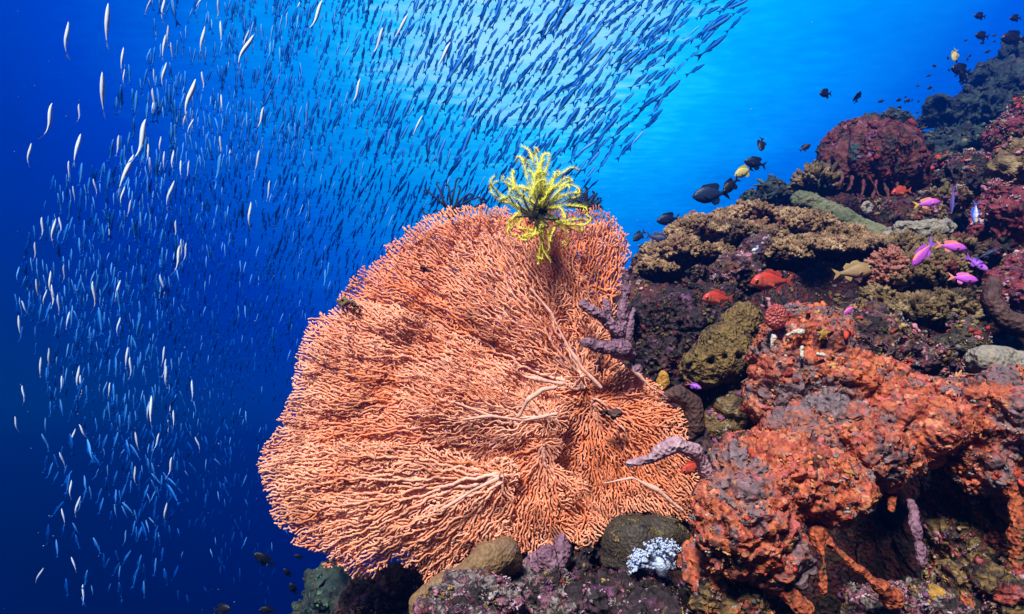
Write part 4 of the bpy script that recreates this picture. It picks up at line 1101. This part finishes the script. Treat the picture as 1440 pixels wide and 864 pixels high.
def frame(px, py, d, ang, yaw=0.0, roll=0.0, flip=False, scale=1.0):
    """matrix of a fish at a pixel: ang = heading in the picture (degrees, 0 right, 90 up), yaw > 0 towards the camera, roll of its back towards the camera"""
    f = math.cos(R(ang)) * RIGHT + math.sin(R(ang)) * UP
    u = -math.sin(R(ang)) * RIGHT + math.cos(R(ang)) * UP
    if flip: u = -u
    f = unit(f * math.cos(R(yaw)) - FWD * math.sin(R(yaw)))
    u = u * math.cos(R(roll)) + (-FWD) * math.sin(R(roll))
    u = unit(u - f * (u @ f)); s = np.cross(u, f)
    p = at(px, py, d)
    return Matrix(((f[0] * scale, s[0] * scale, u[0] * scale, p[0]), (f[1] * scale, s[1] * scale, u[1] * scale, p[1]), (f[2] * scale, s[2] * scale, u[2] * scale, p[2]), (0, 0, 0, 1)))


def make_fish(name, spec, pattern, fincol, label, bend=0.02, eye='iris_pale', tailcol=None, group=None, parts=True, mat='fish', fat=1.0):
    """one fish one metre long at the origin, scaled by its matrix: body > eyes, fins"""
    sp = SPEC[spec]
    V, F, t, z = body([(q[0], q[1] * fat, q[2] * fat, q[3] * fat) for q in sp['prof']], 1.0, bend)
    r = bpy.data.objects.new(name, None); COL.objects.link(r); r.empty_display_size = 0.02
    r['_o'] = [0.0, 0.0, 0.0]
    if label: tag(r, label, 'fish', group)
    mk('body', V, F, M[mat], r, skin(pattern, t, z))
    fc = np.array(fincol); tc_ = fc if tailcol is None else np.array(tailcol)
    for nm, pts, c in (('tail_fin', sp['tail'], tc_), ('dorsal_fin', [(q[0], q[1] * fat) for q in sp['dorsal']], fc), ('anal_fin', [(q[0], q[1] * fat) for q in sp['anal']], fc)):
        V, F = fin(pts, 1.0, 0.008, 0.0, bend)
        mk(nm, V, F, M[mat], r, np.tile(c, (len(V), 1)), smooth=False)
    if parts:
        wid = np.interp(0.3, [p[0] for p in sp['prof']], [p[3] for p in sp['prof']])
        for s in (1, -1):
            V, F = fin(sp['pec'], 1.0, 0.005, 0.0)
            V[:, 1] = s * (wid * fat * 0.95 + (0.24 - V[:, 0]).clip(0) * 0.45 + np.sign(V[:, 1]) * 0.003)
            mk('pectoral_fin', V, F, M[mat], r, np.tile(fc * 1.1, (len(V), 1)), smooth=False)
        ex, ez, er = sp['eye']
        tt_ = (0.5 - ex) / 0.82
        w = np.interp(tt_, [p[0] for p in sp['prof']], [p[3] for p in sp['prof']])
        v0, f0 = ICO[2]
        for s in (1, -1):
            e = mk('eye', v0 * np.array([er, er * 0.5, er]) + np.array([ex, s * w * fat * 0.86, ez]), f0, M[eye], r)
            mk('pupil', v0 * np.array([er * .6, er * 0.35, er * .6]) + np.array([ex, s * (w * fat * 0.86 + er * 0.27), ez]), f0, M['pupil'], e, org=(0, 0, 0))
    return r


def children(o):
    return [c for c in bpy.data.objects if c.parent == o]


# reef fish: name, spec, pattern, fin colour, label, pixel, depth, length in pixels, heading, flip, bend, yaw
FN = {'red': (0.4, 0.06, 0.04), 'dark': (0.006, 0.007, 0.011), 'navy': (0.006, 0.012, 0.04), 'slate': (0.01, 0.02, 0.05)}
fishes = [
    ('soldierfish', 'squirrel', 'red', FN['red'], 'larger red fish with a big dark eye, hovering under the table coral', 1086, 396, 1.72, 66, 183, True, 0.02, 8, 'iris_red', None),
    ('soldierfish', 'squirrel', 'red', FN['red'], 'smaller red fish with a big dark eye, lower left of the larger one', 1010, 420, 1.70, 50, 180, True, 0.03, 14, 'iris_red', None),
    ('soldierfish', 'squirrel', 'red', (0.5, 0.12, 0.05), 'orange red fish sheltering among the roots of the maroon sponge', 1268, 270, 2.40, 34, 190, True, 0.03, 10, 'iris_red', None),
    ('soldierfish', 'squirrel', 'red', FN['red'], 'red fish peeping out beneath the purple finger sponge on the sea fan', 975, 657, 1.36, 40, 200, True, 0.02, 10, 'iris_red', None),
    ('anthias', 'anthias', 'purple', (0.42, 0.10, 0.6), 'largest purple fish, tilted nose down at the left of the purple trio', 1298, 357, 1.62, 50, 228, True, 0.03, 5, 'iris_pale', (0.25, 0.10, 0.7)),
    ('anthias', 'anthias', 'purple', (0.6, 0.18, 0.2), 'purple fish with an orange back, right of the largest purple one', 1338, 347, 1.64, 42, -8, False, 0.03, 5, 'iris_pale', (0.7, 0.25, 0.12)),
    ('anthias', 'anthias', 'violet', (0.25, 0.06, 0.5), 'dusky violet fish beside the slender striped dark fish', 1374, 371, 1.68, 34, -40, False, 0.03, 15, 'iris_pale', None),
    ('anthias', 'anthias', 'purple', (0.6, 0.14, 0.5), 'magenta fish, lowest of those over the yellowish branching coral', 1355, 392, 1.62, 40, -8, False, 0.02, 5, 'iris_pale', (0.7, 0.25, 0.2)),
    ('anthias', 'anthias', 'purple', (0.55, 0.25, 0.2), 'purple fish with a yellow tail in front of the maroon sponge roots', 1304, 286, 2.15, 36, 8, False, 0.03, 5, 'iris_pale', (0.6, 0.38, 0.05)),
    ('anthias', 'anthias', 'purple', (0.5, 0.14, 0.3), 'small purple fish in the shade just above the orange mound', 1195, 436, 1.58, 24, 215, True, 0.02, 5, 'iris_pale', (0.6, 0.35, 0.08)),
    ('anthias', 'anthias', 'violet', (0.2, 0.05, 0.3), 'tiny purple fish beneath the ochre sponge', 976, 543, 1.56, 22, -20, False, 0.02, 5, 'iris_pale', (0.45, 0.08, 0.05)),
    ('wrasse', 'slender', 'bluestripe', (0.1, 0.05, 0.3), 'upright blue striped fish between the wine red lobes', 1339, 282, 2.10, 44, 262, True, 0.02, 5, 'iris_pale', None),
    ('wrasse', 'slender', 'whitestripe', (0.02, 0.05, 0.15), 'slender dark fish with a pale blue stripe, right of the purple ones', 1390, 357, 1.66, 42, 25, False, 0.04, 5, 'iris_pale', None),
    ('butterflyfish', 'anthias', 'bluewhite', (0.04, 0.10, 0.5), 'blue and white fish pointing down beside the wine red lobe', 1372, 300, 2.00, 34, 260, True, 0.01, 10, 'iris_pale', None),
    ('damselfish', 'deep', 'blotch', (0.05, 0.06, 0.15), 'black and white blotched fish in the hollow of the table coral', 1063, 352, 1.93, 24, 240, True, 0.02, 8, 'iris_pale', None),
    ('goatfish', 'squirrel', 'tan', (0.3, 0.2, 0.08), 'dull tan fish lying in the hollow under the table coral', 1200, 382, 1.84, 56, 8, False, 0.02, 8, 'iris_pale', None),
    ('surgeonfish', 'deep', 'slate', FN['slate'], 'largest dark slate fish at the left end of the chain of fish', 1000, 274, 2.55, 56, 188, True, 0.01, 5, 'iris_pale', None),
    ('damselfish', 'deep', 'dark', FN['dark'], 'dark fish nose to tail with the large slate one', 1028, 261, 2.55, 34, 222, True, 0.02, 10, 'iris_pale', None),
    ('damselfish', 'deep', 'pale', (0.45, 0.4, 0.12), 'pale yellow fish in the chain of dark fish above the reef crest', 1046, 242, 2.60, 32, 205, True, 0.02, 10, 'iris_pale', (0.06, 0.06, 0.05)),
    ('damselfish', 'deep', 'navy', FN['navy'], 'dark blue fish at the upper right end of the chain of fish', 1062, 230, 2.60, 34, 170, True, 0.02, 5, 'iris_pale', None),
    ('damselfish', 'deep', 'dark', FN['dark'], 'round black fish above the chain, nose down', 1071, 203, 2.8, 26, 255, True, 0.02, 25, 'iris_pale', None),
    ('damselfish', 'deep', 'dark', FN['dark'], 'black fish alone in open water above the maroon sponge, left of a narrow one', 1161, 132, 3.2, 26, 190, True, 0.02, 25, 'iris_pale', None),
    ('damselfish', 'deep', 'dark', FN['dark'], 'narrow black fish seen edge on in open water above the maroon sponge', 1206, 137, 3.2, 24, 120, False, 0.02, 62, 'iris_pale', None),
    ('damselfish', 'deep', 'dark', FN['dark'], 'tiny dark fish in open water left of the maroon sponge', 1132, 208, 3.4, 18, 30, False, 0.02, 5, 'iris_pale', None),
    ('damselfish', 'deep', 'navy', FN['navy'], 'dark fish with its tail raised at the tip of the table coral', 940, 309, 2.5, 36, 190, True, 0.05, 8, 'iris_pale', None),
    ('damselfish', 'deep', 'slate', FN['slate'], 'small grey green fish between the sea fan and the table coral', 899, 332, 2.5, 24, 220, True, 0.03, 8, 'iris_pale', None),
    ('damselfish', 'deep', 'navy', (0.01, 0.03, 0.14), 'deep blue fish against the left tip of the table coral', 925, 335, 2.0, 34, -15, False, 0.03, 10, 'iris_pale', None),
    ('damselfish', 'deep', 'pale', (0.35, 0.3, 0.06), 'dull yellow fish high above the far teal reef', 1343, 78, 4.2, 24, 250, True, 0.02, 15, 'iris_pale', (0.3, 0.3, 0.06)),
    ('damselfish', 'deep', 'dark', FN['dark'], 'upper black fish of the pair touching below the dull yellow fish', 1351, 99, 3.8, 34, 172, True, 0.02, 10, 'iris_pale', None),
    ('damselfish', 'deep', 'dark', FN['dark'], 'lower black fish of the pair touching below the dull yellow fish', 1353, 110, 3.7, 22, 130, True, 0.02, 30, 'iris_pale', None),
    ('damselfish', 'deep', 'dark', FN['dark'], 'black fish above right of the dull yellow fish, close under another', 1381, 51, 4.0, 24, 178, True, 0.02, 10, 'iris_pale', None),
    ('damselfish', 'deep', 'dark', FN['dark'], 'black oval fish highest in the upper right corner', 1378, 23, 4.0, 20, 180, True, 0.02, 8, 'iris_pale', None),
    ('damselfish', 'deep', 'dark', FN['dark'], 'small black fish touching the right edge in the upper right corner', 1428, 26, 4.2, 20, 185, True, 0.02, 8, 'iris_pale', None),
    ('damselfish', 'deep', 'dark', FN['dark'], 'long dark fish over the top of the far teal reef', 1425, 55, 4.2, 42, 182, True, 0.02, 8, 'iris_pale', None),
    ('damselfish', 'deep', 'dark', FN['dark'], 'large black fish resting right behind the maroon sponge', 1272, 176, 3.1, 42, 186, True, 0.02, 8, 'iris_pale', None),
    ('damselfish', 'deep', 'dark', FN['dark'], 'black fish in front of the teal reef, right of the maroon sponge', 1308, 212, 2.9, 26, 95, False, 0.02, 30, 'iris_pale', None),
    ('damselfish', 'deep', 'dark', FN['dark'], 'black fish hanging before the far reef near the right edge', 1421, 155, 3.4, 28, 100, False, 0.02, 30, 'iris_pale', None),
    ('damselfish', 'deep', 'dark', FN['dark'], 'dark fish with spread fins, largest of those below the sea fan on the left', 371, 787, 2.2, 34, 145, True, 0.03, 8, 'iris_pale', None),
    ('damselfish', 'deep', 'dark', FN['dark'], 'small dark fish just below the largest dark one under the sea fan', 404, 806, 2.2, 18, 120, True, 0.03, 20, 'iris_pale', None),
    ('damselfish', 'deep', 'dark', FN['dark'], 'dark fish beside the top of the dim green rock', 420, 783, 2.2, 14, 160, True, 0.03, 8, 'iris_pale', None),
    ('damselfish', 'deep', 'dark', FN['dark'], 'dark round fish touching the left side of the dim green rock', 412, 828, 2.15, 22, 110, True, 0.03, 20, 'iris_pale', None),
    ('damselfish', 'deep', 'dark', FN['dark'], 'dark fish cut by the bottom edge, left of the dim green rock', 376, 858, 2.1, 24, 175, True, 0.03, 8, 'iris_pale', None),
    ('damselfish', 'deep', 'dark', FN['dark'], 'black fish at the bottom edge farthest left of the reef foot', 312, 857, 2.1, 28, 10, False, 0.03, 8, 'iris_pale', None),
]
for (nm, spx, pat, fc, lb, px, py, d, ln, ang_, fl, bd, yw, ey, tc_) in fishes:
    o = make_fish(nm, spx, pat, fc, lb, bd, ey, tc_, fat={'anthias': 1.35, 'squirrel': 1.25}.get(spx, 1.0))
    o.matrix_world = frame(px, py, d, ang_, yw, -8 if not fl else 8, fl, ln * K * d)

# far specks of damselfish over the slope: one mesh each, too small for parts
def one_mesh(spec, pattern, fincol, bend):
    sp = SPEC[spec]
    V, F, t, z = body(sp['prof'], 1.0, bend, 8, 12); C = skin(pattern, t, z)
    for pts in (sp['tail'], sp['dorsal'], sp['anal']):
        V2, F2 = fin(pts, 1.0, 0.010, 0.0, bend)
        F = F + [tuple(i + len(V) for i in f) for f in F2]
        C = np.concatenate([C, np.tile(fincol, (len(V2), 1))]); V = np.concatenate([V, V2])
    return V, F, C


V, F, C = one_mesh('deep', 'dark', FN['dark'], 0.02)
proto = mk('small_damselfish', V, F, M['fish'], None, C)
rs = np.random.default_rng(12)
spots = []
while len(spots) < 46:
    t = rs.uniform(0, 1)
    px, py = 1255 + 150 * t + rs.normal(0, 16), 165 - 95 * t + rs.normal(0, 20)
    if px < 1425 and py > 25: spots.append((px, py))
for i, (px, py) in enumerate(spots):
    o = proto if i == 0 else proto.copy()
    if i: COL.objects.link(o)
    tag(o, 'tiny black damselfish in the scattered cloud above the far teal reef', 'fish', 'tiny damselfish above the far reef')
    d = rs.uniform(3.6, 4.6)
    o.matrix_world = frame(px, py, d, rs.uniform(150, 210), rs.uniform(-30, 40), 8, True, rs.uniform(5, 9.5) * K * d)

# ------------------------------------------------------------------ the school of fusiliers
for k_ in range(len(SPEC['slender']['prof'])):
    q_ = SPEC['slender']['prof'][k_]; SPEC['slender']['prof'][k_] = (q_[0], q_[1] * SLIM, q_[2] * SLIM, q_[3] * SLIM)
PROT = []           # (kind, bend) -> parts; a fish with its fins and eyes as children, or one mesh
for pat in ('fusilier', 'hazed_fusilier'):
    for bd in (-0.07, -0.02, 0.04, 0.09):
        PROT.append((pat, bd))
fine = {}; plain_ = {}
for pat, bd in PROT:
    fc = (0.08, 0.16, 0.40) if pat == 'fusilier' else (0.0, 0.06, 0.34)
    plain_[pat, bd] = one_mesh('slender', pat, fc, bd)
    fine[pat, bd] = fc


def heading(px, py):
    """picture direction of the school at a pixel: upright on the left, leaning over to the right"""
    a = 86 - 0.064 * max(0, px - 290)
    return a


big = [  # pale fish lit on their bellies: x, y of middle, length, heading
    (95, 58, 56, 84), (151, 38, 68, 84), (172, 86, 42, 86), (145, 135, 68, 84), (66, 172, 60, 78), (42, 220, 40, 84), (108, 212, 54, 84), (231, 108, 44, 82), (267, 143, 70, 76), (195, 200, 74, 78), (176, 246, 66, 70),
    (239, 276, 48, 72), (344, 74, 62, 68), (346, 58, 34, 68), (285, 60, 48, 80), (208, 10, 30, 60), (230, 16, 42, 84), (442, 24, 58, 66), (280, 4, 26, 60), (420, 8, 20, 66), (365, 168, 40, 74), (352, 305, 44, 84), (377, 270, 34, 78), (246, 325, 32, 82), (76, 328, 44, 82),
    (58, 322, 36, 88), (248, 367, 48, 80), (254, 350, 30, 82), (131, 418, 48, 86), (165, 410, 36, 80), (72, 400, 40, 92), (53, 408, 34, 90), (82, 430, 34, 84), (228, 404, 38, 94), (361, 228, 36, 76), (323, 218, 26, 82), (178, 505, 36, 86), (229, 502, 32, 84), (70, 505, 34, 86), (57, 518, 34, 84),
    (113, 545, 38, 86), (86, 540, 28, 90), (32, 557, 32, 92), (24, 598, 28, 94), (153, 550, 26, 84), (102, 617, 30, 80), (208, 582, 28, 84), (236, 602, 26, 88), (278, 626, 26, 108), (100, 690, 32, 86), (109, 714, 38, 72), (88, 648, 28, 100), (89, 728, 28, 100), (55, 810, 28, 60), (104, 795, 26, 110),
    (36, 434, 26, 110), (215, 152, 28, 86), (217, 110, 26, 88), (264, 240, 30, 80), (306, 230, 30, 84), (110, 160, 30, 88), (104, 275, 28, 90), (84, 318, 28, 100), (586, 180, 40, 62), (622, 80, 50, 60), (562, 40, 50, 58), (500, 130, 44, 72), (530, 60, 50, 70)]
rs = np.random.default_rng(77)
cand = []
for (px, py, ln, a) in big:
    cand.append((ln * 0.94, px, py, 'fusilier', a, rs.uniform(-62, -28), True))
# the crowd: density by place
grid = np.zeros((30, 50))


def dens(px, py):
    lx = 62 + 40 * math.sin(py / 90.0) * (py < 500) + (60 if 90 < py < 240 else 0) + (150 - 0.5 * py if py < 100 else 0)
    top = 1062 - 0.78 * py - 0.0010 * py * py * 0.3
    right = top + 16 * vnoise(np.array([[py / 35.0, 1.5, 0.5]]), 9)[0] if py < 290 else 700
    if px < lx or px > right: return 0.0
    e = min(1.0, (px - lx) / 190.0)
    r = min(1.0, max(0.12, (right - px) / 130.0))
    b = 1.0
    if py > 520: b = max(0.15, 1 - (py - 520) / 300.0) * (1 if px < 320 else max(0.05, 1 - (px - 320) / 130))
    cl = vnoise(np.array([[px / 46.0, py / 60.0, 2.5]]), 6)[0]
    return (0.22 + 0.78 * e) * r * b * min(1.0, max(0.3, 0.6 + 0.7 * cl))


n_crowd = 0
cells = {}
tries = 0
while n_crowd < 2900 and tries < 200000:
    tries += 1
    px, py = rs.uniform(20, 1070), rs.uniform(-12, 850)
    if rs.uniform() > dens(px, py) or inside(np.array([[px, py]]), full)[0]: continue
    sep_ = 6.5 if py < 260 and px > 420 else 4.5
    kx, ky = int(px // 10), int(py // 10)
    if any((px - q[0]) ** 2 + ((py - q[1]) * 0.6) ** 2 < sep_ ** 2 for a1 in (-1, 0, 1) for b1 in (-1, 0, 1) for q in cells.get((kx + a1, ky + b1), ())): continue
    cells.setdefault((kx, ky), []).append((px, py))
    a = heading(px, py) + rs.normal(0, 7 if py < 600 else 18)
    near = (py < 290) * 0.55 + 0.12
    base = 19 if px > 250 else 23
    base += 12 * max(0, (px - 450) / 500) * (py < 290) + 4 * (py < 230) - 5 * max(0, min(1, (py - 330) / 200)) * (px > 250)
    ln = base * rs.lognormal(0, 0.22)
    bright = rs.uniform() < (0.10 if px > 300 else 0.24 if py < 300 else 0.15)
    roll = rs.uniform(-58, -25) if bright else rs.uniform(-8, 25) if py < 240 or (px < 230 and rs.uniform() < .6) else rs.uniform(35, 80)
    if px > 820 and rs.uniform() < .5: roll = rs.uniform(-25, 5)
    cand.append((ln, px, py, 'fusilier' if bright and ln > 26 and px < 330 else 'hazed_fusilier', a, roll, True)); n_crowd += 1  # pale skin only on the left: flash light put into the colour


FULLP = np.array(full, float)
hid = inside(np.array([[c[1], c[2]] for c in cand]), full)
cand = [c for c, h in zip(cand, hid) if not h]
order = sorted(range(len(cand)), key=lambda i: -cand[i][0] * (-1 < cand[i][2] < 864))
named, rest = order[:298], order[298:]


def place(c):
    ln, px, py, pat, a, roll, fl = c
    d = 0.155 / (ln * K)                       # a 15.5 cm fish of that apparent length
    d = min(max(d, 1.9), 7.5)
    # dorsal side to the left while heading up; the belly turns to the camera with a negative roll
    return frame(px, py, d, a, rs.uniform(-10, 14), roll, False, ln * K * d), d


# labels: where in the school, and how the fish looks
def zone(px, py):
    if px < 140: c = 'along the dark left fringe'
    elif px < 330: c = 'in the left flank'
    elif px < 520: c = 'in the middle'
    elif px < 760: c = 'under the bright glow'
    else: c = 'along the sloping right edge'
    r = 'high ' if py < 150 else ('midway up ' if py < 330 else ('low ' if py < 560 else 'at the deep bottom '))
    return r + c


info = []
for k, i in enumerate(named):
    c = cand[i]
    look = 'pale silver' if c[3] == 'fusilier' else 'dark blue'
    info.append((zone(c[1], c[2]), look, c[1], i))
ordn = ['first', 'second', 'third', 'fourth', 'fifth', 'sixth', 'seventh', 'eighth', 'ninth', 'tenth', 'eleventh', 'twelfth', 'thirteenth', 'fourteenth', 'fifteenth', 'sixteenth', 'seventeenth', 'eighteenth', 'nineteenth', 'twentieth']
from collections import defaultdict
byz = defaultdict(list)
for z_, l_, x_, i in info: byz[z_, l_].append((x_, i))
LAB = {}
for (z_, l_), rows in byz.items():
    rows.sort()
    for k, (x_, i) in enumerate(rows):
        if l_ == 'pale silver' and len(rows) <= 20:
            LAB[i] = f'{l_} fusilier {z_} of the school' + (f', {ordn[k]} from the left there' if len(rows) > 1 else '')
        else:
            LAB[i] = f'{l_} slender fusilier {z_} of the school'
        LAB[i] = ' '.join(LAB[i].split()[:16])
bends = (-0.07, -0.02, 0.04, 0.09)
proto_parts, proto_one = {}, {}
for k, i in enumerate(named):
    c = cand[i]; bd = bends[rs.integers(0, 4)]; pat = c[3]; fc = fine[pat, bd]
    Mx, d = place(c)
    if k < 110:
        key = (pat, bd)
        if key not in proto_parts:
            sp = SPEC['slender']
            r = bpy.data.objects.new('fusilier', None); r.empty_display_size = 0.02; COL.objects.link(r); r['_o'] = [0., 0., 0.]
            V, F, t, z = body(sp['prof'], 1.0, bd, 10, 18); kids_ = [mk('body', V, F, M['silver'], r, skin(pat, t, z))]
            for nm, pts in (('tail_fin', sp['tail']), ('dorsal_fin', sp['dorsal']), ('anal_fin', sp['anal'])):
                V, F = fin(pts, 1.0, 0.009, 0.0, bd); kids_.append(mk(nm, V, F, M['silver'], r, np.tile(fc, (len(V), 1)), smooth=False))
            v0, f0 = ICO[1]
            for s in (1, -1): kids_.append(mk('eye', v0 * np.array([.017, .009, .017]) + np.array([.425, s * .024, .008]), f0, M['pupil'], r))
            proto_parts[key] = (r, kids_)
            o = r
        else:
            r, kids_ = proto_parts[key]
            o = r.copy(); COL.objects.link(o)
            for kd in kids_:
                q = kd.copy(); COL.objects.link(q); q.parent = o
    else:
        key = (pat, bd)
        if key not in proto_one:
            V, F, C = plain_[key]; proto_one[key] = mk('fusilier', V, F, M['silver'], None, C); o = proto_one[key]
        else:
            o = proto_one[key].copy(); COL.objects.link(o)
    tag(o, LAB[i], 'fish', 'fusiliers of the big school')
    o.matrix_world = Mx
VV, CC, off = [], [], 0
QF, TF_, PF = [], [], []
for i in rest:
    c = cand[i]; bd = bends[rs.integers(0, 4)]
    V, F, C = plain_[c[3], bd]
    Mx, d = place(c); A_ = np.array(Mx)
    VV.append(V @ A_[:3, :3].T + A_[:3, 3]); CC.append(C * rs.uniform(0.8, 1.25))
    QF.append(np.array([f for f in F if len(f) == 4]) + off); TF_.append(np.array([f for f in F if len(f) == 3]) + off); PF.append(np.array([f for f in F if len(f) == 8]) + off)
    off += len(V)
sch = mk('fusilier_school', np.concatenate(VV), [np.concatenate(QF), np.concatenate(TF_), np.concatenate(PF)], M['silver'], None, np.concatenate(CC), org=np.concatenate(VV).mean(0))
kind(sch, 'stuff'); tag(sch, 'dense mass of small fusiliers behind the nearer ones, thinning into the blue', 'fish school')

# ------------------------------------------------------------------ small encrusting growth over the reef
PAL = {'org': [ORG, RED, SALM, GREY, LGREY, (0.62, 0.30, 0.10)], 'mix': [BRN, OCHRE, RED, PINK, PURP, TAN, OLIV, LGREY], 'dark': [MAR, PURP, BRN, OLIV, DARK], 'pink': [PINK, PURP, LGREY, MAR, (0.55, 0.36, 0.45), OCHRE],
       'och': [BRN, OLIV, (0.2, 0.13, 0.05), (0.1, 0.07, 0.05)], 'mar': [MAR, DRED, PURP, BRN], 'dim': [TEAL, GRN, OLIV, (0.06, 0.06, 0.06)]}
rs = np.random.default_rng(909)
v1, f1 = ICO[1]
vs, fs, cs, o_ = [], [], [], 0
for V, N, g in SURF:
    fac = N @ FWD
    # only what can be seen from the water side
    sc_ = np.where((fac < 0.35))[0]
    if not len(sc_): continue
    D = V @ FWD
    ok = sc_[(D[sc_] > 0.9) & (D[sc_] < 4.5)]
    if V is TV:
        px = 720 + (V[ok] @ RIGHT) / D[ok] / K; py = 432 - (V[ok] @ UP) / D[ok] / K
        q_ = (px > 400) & (px < 1800) & (py > 0) & (py < 890); ok, px, py = ok[q_], px[q_], py[q_]
        hole = (px > 1095) & (px < 1345) & (py > 640) & (py < 880); ok = ok[~hole]; n = 21000
    else:
        n = int(min(len(ok) * 0.15, 4500 if g == 'org' else 260 if g == 'och' else 1800))
    if not len(ok): continue
    i = rs.choice(ok, min(n, len(ok)), replace=False)
    msk = vnoise(V[i] * 14, 5) > -0.25
    pal = np.array(PAL[g])
    for p, nn, keep in zip(V[i], N[i], msk):
        if not keep: continue
        d = p @ FWD
        s = K * d * rs.lognormal(math.log(1.7), 0.4)
        base = pal[rs.integers(0, len(pal))] * rs.uniform(0.35, 0.95)
        t0 = unit(np.cross(nn, rs.normal(0, 1, 3))); t9 = np.cross(nn, t0)
        if rs.uniform() < 0.5:           # a tuft of little fingers
            for q in range(rs.integers(4, 8)):
                dr_ = unit(nn + rs.normal(0, 0.55, 3)); u_ = unit(np.cross(dr_, t9)); w2_ = np.cross(dr_, u_)
                h_ = s * rs.uniform(1.0, 2.4); r_ = s * rs.uniform(0.22, 0.4)
                b_ = p + (t0 * rs.normal(0, .7) + t9 * rs.normal(0, .7)) * s - nn * 0.3 * s
                W = np.array([b_ + (u_ * math.cos(k * 1.5708) + w2_ * math.sin(k * 1.5708)) * r_ for k in range(4)] + [b_ + dr_ * h_ * 0.75 + (u_ * math.cos(k * 1.5708 + .4) + w2_ * math.sin(k * 1.5708 + .4)) * r_ * 0.75 for k in range(4)] + [b_ + dr_ * h_])
                vs.append(W)
                fs.append(np.array([(k, (k + 1) % 4, 4 + (k + 1) % 4) for k in range(4)] + [(k, 4 + (k + 1) % 4, 4 + k) for k in range(4)] + [(4 + k, 4 + (k + 1) % 4, 8) for k in range(4)]) + o_)
                o_ += 9; c_ = np.clip(base * rs.uniform(0.8, 1.15), 0, .6); cs.append(np.concatenate([np.tile(c_ * 0.8, (4, 1)), np.tile(c_, (4, 1)), [np.clip(c_ * 1.3, 0, .7)]]))
        else:                            # a low knobbly crust
            for q in range(rs.integers(2, 5)):
                sh = rs.uniform(0.5, 1.2, 3) * np.array([1.3, 1.3, 0.6])
                W = (v1 * sh * s) @ np.stack([t0, t9, unit(nn + rs.normal(0, .3, 3))]) + p + (t0 * rs.normal(0, 1.2) + t9 * rs.normal(0, 1.2)) * s
                vs.append(W + rs.normal(0, 0.17 * s, W.shape)); fs.append(f1 + o_); o_ += len(v1); cs.append(np.tile(np.clip(base * rs.uniform(0.7, 1.2), 0, 0.6), (len(v1), 1)) * rs.uniform(0.75, 1.2, (len(v1), 1)))
og = np.concatenate(vs).mean(0)
gr = mk('encrusting_growth', np.concatenate(vs), [np.concatenate(fs)], M['knob'], None, np.concatenate(cs), org=og)
kind(gr, 'stuff'); tag(gr, 'tiny knobs and tufts of mixed growth crusted over the reef rocks', 'reef growth')

# ------------------------------------------------------------------ specks drifting in the water
vs, fs, o_ = [], [], 0
for k in range(420):
    px, py, d = rs.uniform(0, 1300), rs.uniform(0, 864), rs.uniform(0.7, 4.5)
    if px > 820 + 480 * (1 - py / 420): continue
    p = at(px, py, d); r_ = K * 0.85 * rs.uniform(0.35, 1.0) * min(d, 2.4)
    vs.append(v1 * r_ * rs.uniform(.6, 1.3, 3) + p); fs.append(f1 + o_); o_ += len(v1)
sp_ = mk('drifting_specks', np.concatenate(vs), [np.concatenate(fs)], plain('pale specks', (0.30, 0.34, 0.36), 0.8, 0.1), org=np.concatenate(vs).mean(0))
kind(sp_, 'stuff'); tag(sp_, 'tiny pale specks drifting in the open blue water', 'specks')

# ------------------------------------------------------------------ the water itself: even blue haze
hb = bmesh.new(); bmesh.ops.create_cube(hb, size=1)
hm = bpy.data.materials.new('sea water haze'); hm.use_nodes = True
hm.node_tree.nodes.clear()
ho = hm.node_tree.nodes.new('ShaderNodeOutputMaterial'); hv = hm.node_tree.nodes.new('ShaderNodeVolumePrincipled')
hv.inputs['Color'].default_value = (0.0, 0.22, 0.92, 1); hv.inputs['Density'].default_value = 0.042; hv.inputs['Anisotropy'].default_value = 0.65
hm.node_tree.links.new(hv.outputs[0], ho.inputs['Volume'])
me = bpy.data.meshes.new('haze')
lo, hi = np.array([-9.0, -0.6, -9.0]), np.array([9.0, 9.3, 6.6])
for v in hb.verts: v.co = Vector((lo + hi) / 2 + np.array(v.co) * (hi - lo))
hb.to_mesh(me); hb.free(); me.materials.append(hm)
hz = bpy.data.objects.new('haze', me); COL.objects.link(hz)
kind(hz, 'stuff'); hz['label'] = 'even blue sea water between the camera and everything'
